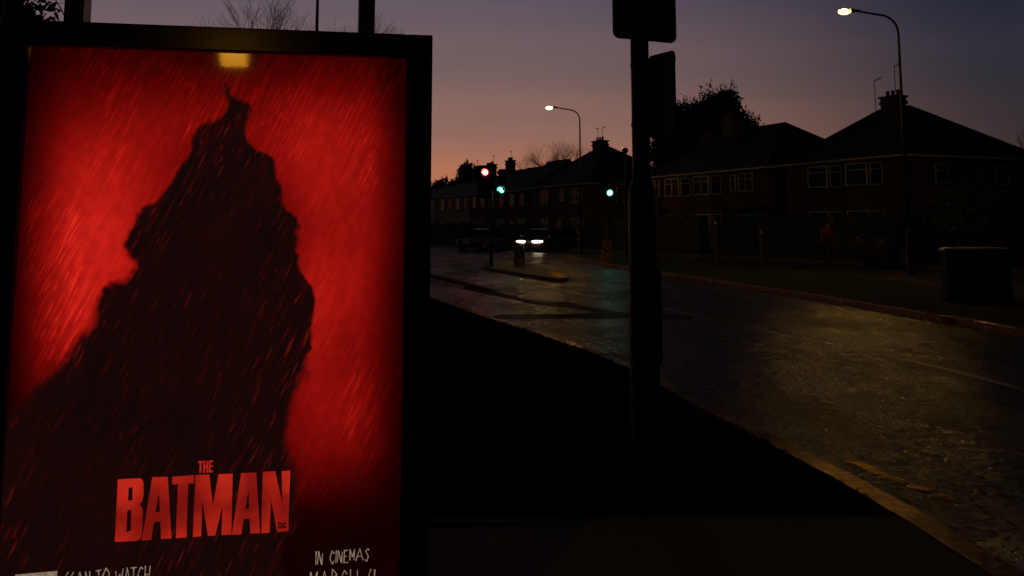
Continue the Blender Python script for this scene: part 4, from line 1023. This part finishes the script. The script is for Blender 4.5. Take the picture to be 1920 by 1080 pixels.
# ---------------------------------------------------------------- vehicles
def make_car(paint, label, loc, rz, lights=True, scale=(1, 1, 1), cat='car', name='car'):
    t = empty(name, loc, rz, label=label, cat=cat)   # front faces local -y
    sx_, sy_, sz_ = scale
    def sc(b):
        for v_ in b.bm.verts: v_.co = (v_.co.x*sx_, v_.co.y*sy_, v_.co.z*sz_)
        return b
    prof = [(-2.12,.30,.55,.80),(-2.02,.24,.70,.86),(-1.6,.22,.80,.89),(-.95,.20,.93,.90),(.2,.20,.95,.90),(1.4,.22,.97,.89),(1.95,.26,.93,.86),(2.10,.34,.78,.80)]
    rings = []
    for y, z0, z1, w_ in prof:
        rings.append([(-w_*.88,y,z0),(w_*.88,y,z0),(w_,y,z0+.12),(w_,y,(z0+z1)/2),(w_*.95,y,z1-.08),(w_*.80,y,z1),(-w_*.80,y,z1),(-w_*.95,y,z1-.08),(-w_,y,(z0+z1)/2),(-w_,y,z0+.12)])
    b = MB(); b.loft(rings); body = sc(b).build('body', paint, t, bevel=0)
    cab = [(-1.05,.90,.78,.93),(-.45,1.36,.62,.94),(.1,1.46,.60,.94),(.9,1.43,.60,.94),(1.85,.96,.72,.94)]
    rr = [[(-.80, y, .90), (.80, y, .90), (w_, y, z1), (-w_, y, z1)] for y, z1, w_, _ in cab]
    b = MB(); b.loft(rr); sc(b).build('windows', 'car_glass', t)
    b = MB(); b.loft([[(-.60,-.46,1.372),(.60,-.46,1.372),(.60,-.42,1.40),(-.60,-.42,1.40)],[(-.61,.1,1.463),(.61,.1,1.463),(.6,.1,1.50),(-.6,.1,1.50)],[(-.60,.95,1.433),(.60,.95,1.433),(.58,.95,1.46),(-.58,.95,1.46)]]); sc(b).build('roof', paint, t)
    b = MB()
    for s in (-1, 1):
        b.tube([(s*.80,-1.06,.91),(s*.63,-.45,1.38)], .03, 6); b.tube([(s*.63,-.45,1.38),(s*.61,.1,1.475),(s*.61,.9,1.445),(s*.73,1.84,.97)], .025, 6)
        b.tube([(s*.81,.15,.92),(s*.62,.12,1.46)], .03, 6)
    sc(b).build('pillars', paint, t)
    for s in (-1, 1):
        for y in (-1.32, 1.3):
            b = MB(); b.tube([(s*.70,y,.32),(s*.91,y,.32)], .32, 20); wh = sc(b).build('wheel', 'rubber', t)
            b = MB(); b.tube([(s*.90,y,.32),(s*.925,y,.32)], .21, 10); sc(b).build('rim', 'rim', wh)
        b = MB(); b.loft([[(s*.56+.36*math.cos(w_)*math.cos(t_), -2.04-.14*math.sin(w_)+.08*math.cos(w_)*math.cos(t_)*s, .68+.082*math.cos(w_)*math.sin(t_)) for t_ in [2*math.pi*q_/20 for q_ in range(20)]] for w_ in [R(g_) for g_ in (-60, 0, 12, 25, 40, 55, 70, 82, 88)]]); sc(b).build('headlight', 'headlight_glow' if lights else 'lens_off', t, smooth=True)
        b = MB(); b.box((s*.98-.07,-.98,.92),(s*.98+.07,-.86,1.06)); sc(b).build('mirror', paint, t, bevel=.02)
        b = MB(); b.box((s*.55-.16, 2.03, .70), (s*.55+.16, 2.11, .84)); sc(b).build('tail_light', 'door_paint', t)
    b = MB(); b.box((-.30,-2.155,.34),(.30,-2.10,.50)); sc(b).build('grille', 'black_plastic', t)
    b = MB(); b.box((-.26,-2.165,.53),(.26,-2.156,.64)); sc(b).build('number_plate', 'plate', t)
    for s in (-1, 1):
        for y in (-.2, .75):
            b = MB(); b.box((s*.905-.012,y,.76),(s*.905+.012,y+.16,.79)); sc(b).build('handle', 'chrome', t)
    return t
cp = gnd(1013, 472); make_car('car_paint', 'dark car with both headlights lit, driving past beyond the traffic island', (cp.x, cp.y+.0, 0), R(-22), True)
c2 = at(1035, 440, cp.y+9); make_car('car_dark', 'dark unlit car parked behind the lit car, by the terrace hedge', (c2.x+.4, cp.y+9, .0), R(-35), False)
c3 = at(905, 440, cp.y+4); make_car('car_silver', 'unlit car parked left of the signal post, partly behind it', (c3.x, cp.y+4, .0), R(-28), False)
c4 = at(1722, 440, 38); make_car('car_dark', 'dark parked van beside the near lamp post, in front of the hedge', (c4.x, 38.5, .0), R(115), False, (1.05, 1.05, 1.34), 'van', 'parked_van')

# ---------------------------------------------------------------- cyclist
cpn = gnd(1554, 500, 0)
bk = empty('bicycle', (cpn.x, cpn.y, 0), R(-14), label='bicycle with pale wheels ridden by the cyclist in red', cat='bicycle')
def wheel(y, nm):
    b = MB(); n = 32; P = [(0, y+.34*math.cos(2*math.pi*i/n), .355+.34*math.sin(2*math.pi*i/n)) for i in range(n+1)]
    b.tube(P, .02, 8, caps=False); wh = b.build('wheel', 'rubber', bk)
    b = MB(); P = [(0, y+.312*math.cos(2*math.pi*i/n), .355+.312*math.sin(2*math.pi*i/n)) for i in range(n+1)]; b.tube(P, .012, 6, caps=False); b.build('rim', 'chrome', wh)
    b = MB()
    for i in range(16): a = 2*math.pi*i/16; b.tube([(0, y, .355), (0, y+.31*math.cos(a), .355+.31*math.sin(a))], .0025, 3)
    b.build('spokes', 'chrome', wh)
wheel(-.52, 'f'); wheel(.52, 'r')
b = MB(); b.tube([(0,-.40,.86),(0,.12,.80),(0,.02,.30),(0,-.38,.76)], .018, 8); b.tube([(0,.12,.80),(0,.52,.355),(0,.02,.30)], .012, 8); b.tube([(0,.02,.30),(0,.16,.92)], .016, 8); b.build('frame', 'door_paint', bk)
b = MB(); b.tube([(0,-.52,.355),(0,-.42,.74),(0,-.38,.98)], .016, 8); b.build('fork', 'dark_steel', bk)
b = MB(); b.tube([(-.28,-.30,1.02),(-.14,-.36,1.02),(0,-.40,.99),(.14,-.36,1.02),(.28,-.30,1.02)], .014, 8); b.build('handlebar', 'dark_steel', bk)
b = MB(); b.loft([rounded_ring(.15, .24, z) for z in (.91, .95)]); sd_ = b.build('saddle', 'rubber', bk); sd_.location.y = .17
b = MB(); b.tube([(-.09,.02,.30),(.09,.02,.30)], .015, 8); b.box((.07,-.05,.11),(.17,.03,.14)); b.box((-.17,.02,.46),(-.07,.10,.49)); b.tube([(.08,.02,.30),(.08,-.01,.14)], .01, 6); b.tube([(-.08,.02,.30),(-.08,.05,.46)], .01, 6); b.build('pedals', 'dark_steel', bk)
def skin_mesh(name, verts, edges, rad, m, parent, sub=2, root=0):
    me_ = bpy.data.meshes.new(name); me_.from_pydata(verts, edges, []); ob = bpy.data.objects.new(name, me_); COL.objects.link(ob)
    sk = ob.modifiers.new('skin', 'SKIN'); 
    if not me_.skin_vertices: me_.skin_vertices.new()
    for i, r_ in enumerate(rad):
        me_.skin_vertices[0].data[i].radius = (r_, r_); me_.skin_vertices[0].data[i].use_root = (i == root)
    sb = ob.modifiers.new('sub', 'SUBSURF'); sb.levels = sub; sb.render_levels = sub
    dg = bpy.context.evaluated_depsgraph_get(); mm = bpy.data.meshes.new_from_object(ob.evaluated_get(dg)); bpy.data.objects.remove(ob)
    mm.name = name; mm.materials.clear(); mm.materials.append(M[m])
    for p_ in mm.polygons: p_.use_smooth = True
    oo = bpy.data.objects.new(name, mm); COL.objects.link(oo); oo.parent = parent; return oo
person = empty('person', (cpn.x, cpn.y, 0), R(-14), label='cyclist in a red jacket and dark trousers riding towards the camera past the hedge', cat='person')
Vb = [(0,.17,1.00),(0,.10,1.20),(0,-.02,1.42),(0,-.06,1.52),(0,-.09,1.60),(0,-.10,1.70)]; Eb = [(0,1),(1,2),(2,3),(3,4),(4,5)]; Rb = [.13,.13,.14,.055,.085,.09]
def addchain(start, pts, rs):
    prev = start
    for p_, r_ in zip(pts, rs): Vb.append(p_); Rb.append(r_); Eb.append((prev, len(Vb)-1)); prev = len(Vb)-1
    return prev
for s in (-1, 1):
    h_ = addchain(2, [(s*.18,-.03,1.42),(s*.25,-.14,1.20),(s*.25,-.27,1.06)], [.06,.048,.033])
    hd_ = addchain(h_, [(s*.25,-.31,1.05)], [.034])
    for j in range(4):
        fx = s*(.215+.021*j); addchain(hd_, [(fx,-.345,1.045),(fx,-.355,1.01),(fx,-.335,.99)], [.010,.009,.008])
    addchain(hd_, [(s*.205,-.30,1.03),(s*.20,-.30,1.00)], [.010,.009])
    kz = (.82, .60) if s < 0 else (.66, .25)
    if s < 0: addchain(0, [(s*.10,.12,.96),(s*.13,-.24,.88),(s*.13,.04,.53),(s*.13,-.08,.50)], [.09,.065,.045,.035])
    else: addchain(0, [(s*.10,.12,.95),(s*.13,-.20,.66),(s*.13,.0,.20),(s*.13,-.12,.17)], [.09,.065,.045,.035])
body = skin_mesh('body', Vb, Eb, Rb, 'skin', person)
Vb = [(0,.16,1.02),(0,.10,1.22),(0,-.02,1.41),(0,-.045,1.49)]; Eb = [(0,1),(1,2),(2,3)]; Rb = [.155,.16,.165,.075]
for s in (-1, 1): addchain(2, [(s*.19,-.03,1.43),(s*.26,-.14,1.20),(s*.255,-.26,1.07)], [.078,.064,.046])
skin_mesh('jacket', Vb, Eb, Rb, 'jacket', person)
Vb = [(0,.17,1.00)]; Eb = []; Rb = [.15]
addchain(0, [(-.11,.12,.96),(-.135,-.24,.88),(-.13,.03,.56)], [.11,.085,.06]); addchain(0, [(.11,.12,.95),(.135,-.20,.66),(.13,-.01,.24)], [.11,.085,.06])
skin_mesh('trousers', Vb, Eb, Rb, 'trousers', person)
for s, y, z in ((-1, -.03, .515), (1, -.07, .165)):
    b = MB(); b.loft([[(s*.13+x*w_, y+yy, z-.03+zz*hh) for x, zz in ((-1,0),(1,0),(.8,1),(-.8,1))] for yy, w_, hh in ((.09,.035,.08),(0,.045,.09),(-.12,.045,.05),(-.17,.03,.03))]); b.build('shoe', 'tooth', person)
b = MB(); b.loft([[(.10*r_*math.cos(a), -.095+.12*r_*math.sin(a), z) for a in [2*math.pi*i/14 for i in range(14)]] for r_, z in ((1.02,1.70),(1.05,1.74),(.85,1.80),(.4,1.83))]); b.build('helmet', 'car_dark', person, smooth=True)
b = MB(); b.loft([[(-.012,-.185,1.66),(.012,-.185,1.66),(.004,-.18,1.69),(-.004,-.18,1.69)],[(-.016,-.205,1.645),(.016,-.205,1.645),(.006,-.20,1.655),(-.006,-.20,1.655)]]); b.build('nose', 'skin', person)
for s in (-1, 1):
    b = MB(); b.disc((s*.033, -.184, 1.685), .011, (0, -1, 0), 10, .006); b.build('eye', 'white_paint', person)
    b = MB(); b.tube([(s*.085,-.10,1.64),(s*.094,-.09,1.67),(s*.085,-.09,1.70)], [.01,.016,.01], 8); b.build('ear', 'skin', person)
b = MB(); b.box((-.025, -.181, 1.612), (.025, -.172, 1.62)); b.build('mouth', 'door_paint', person)
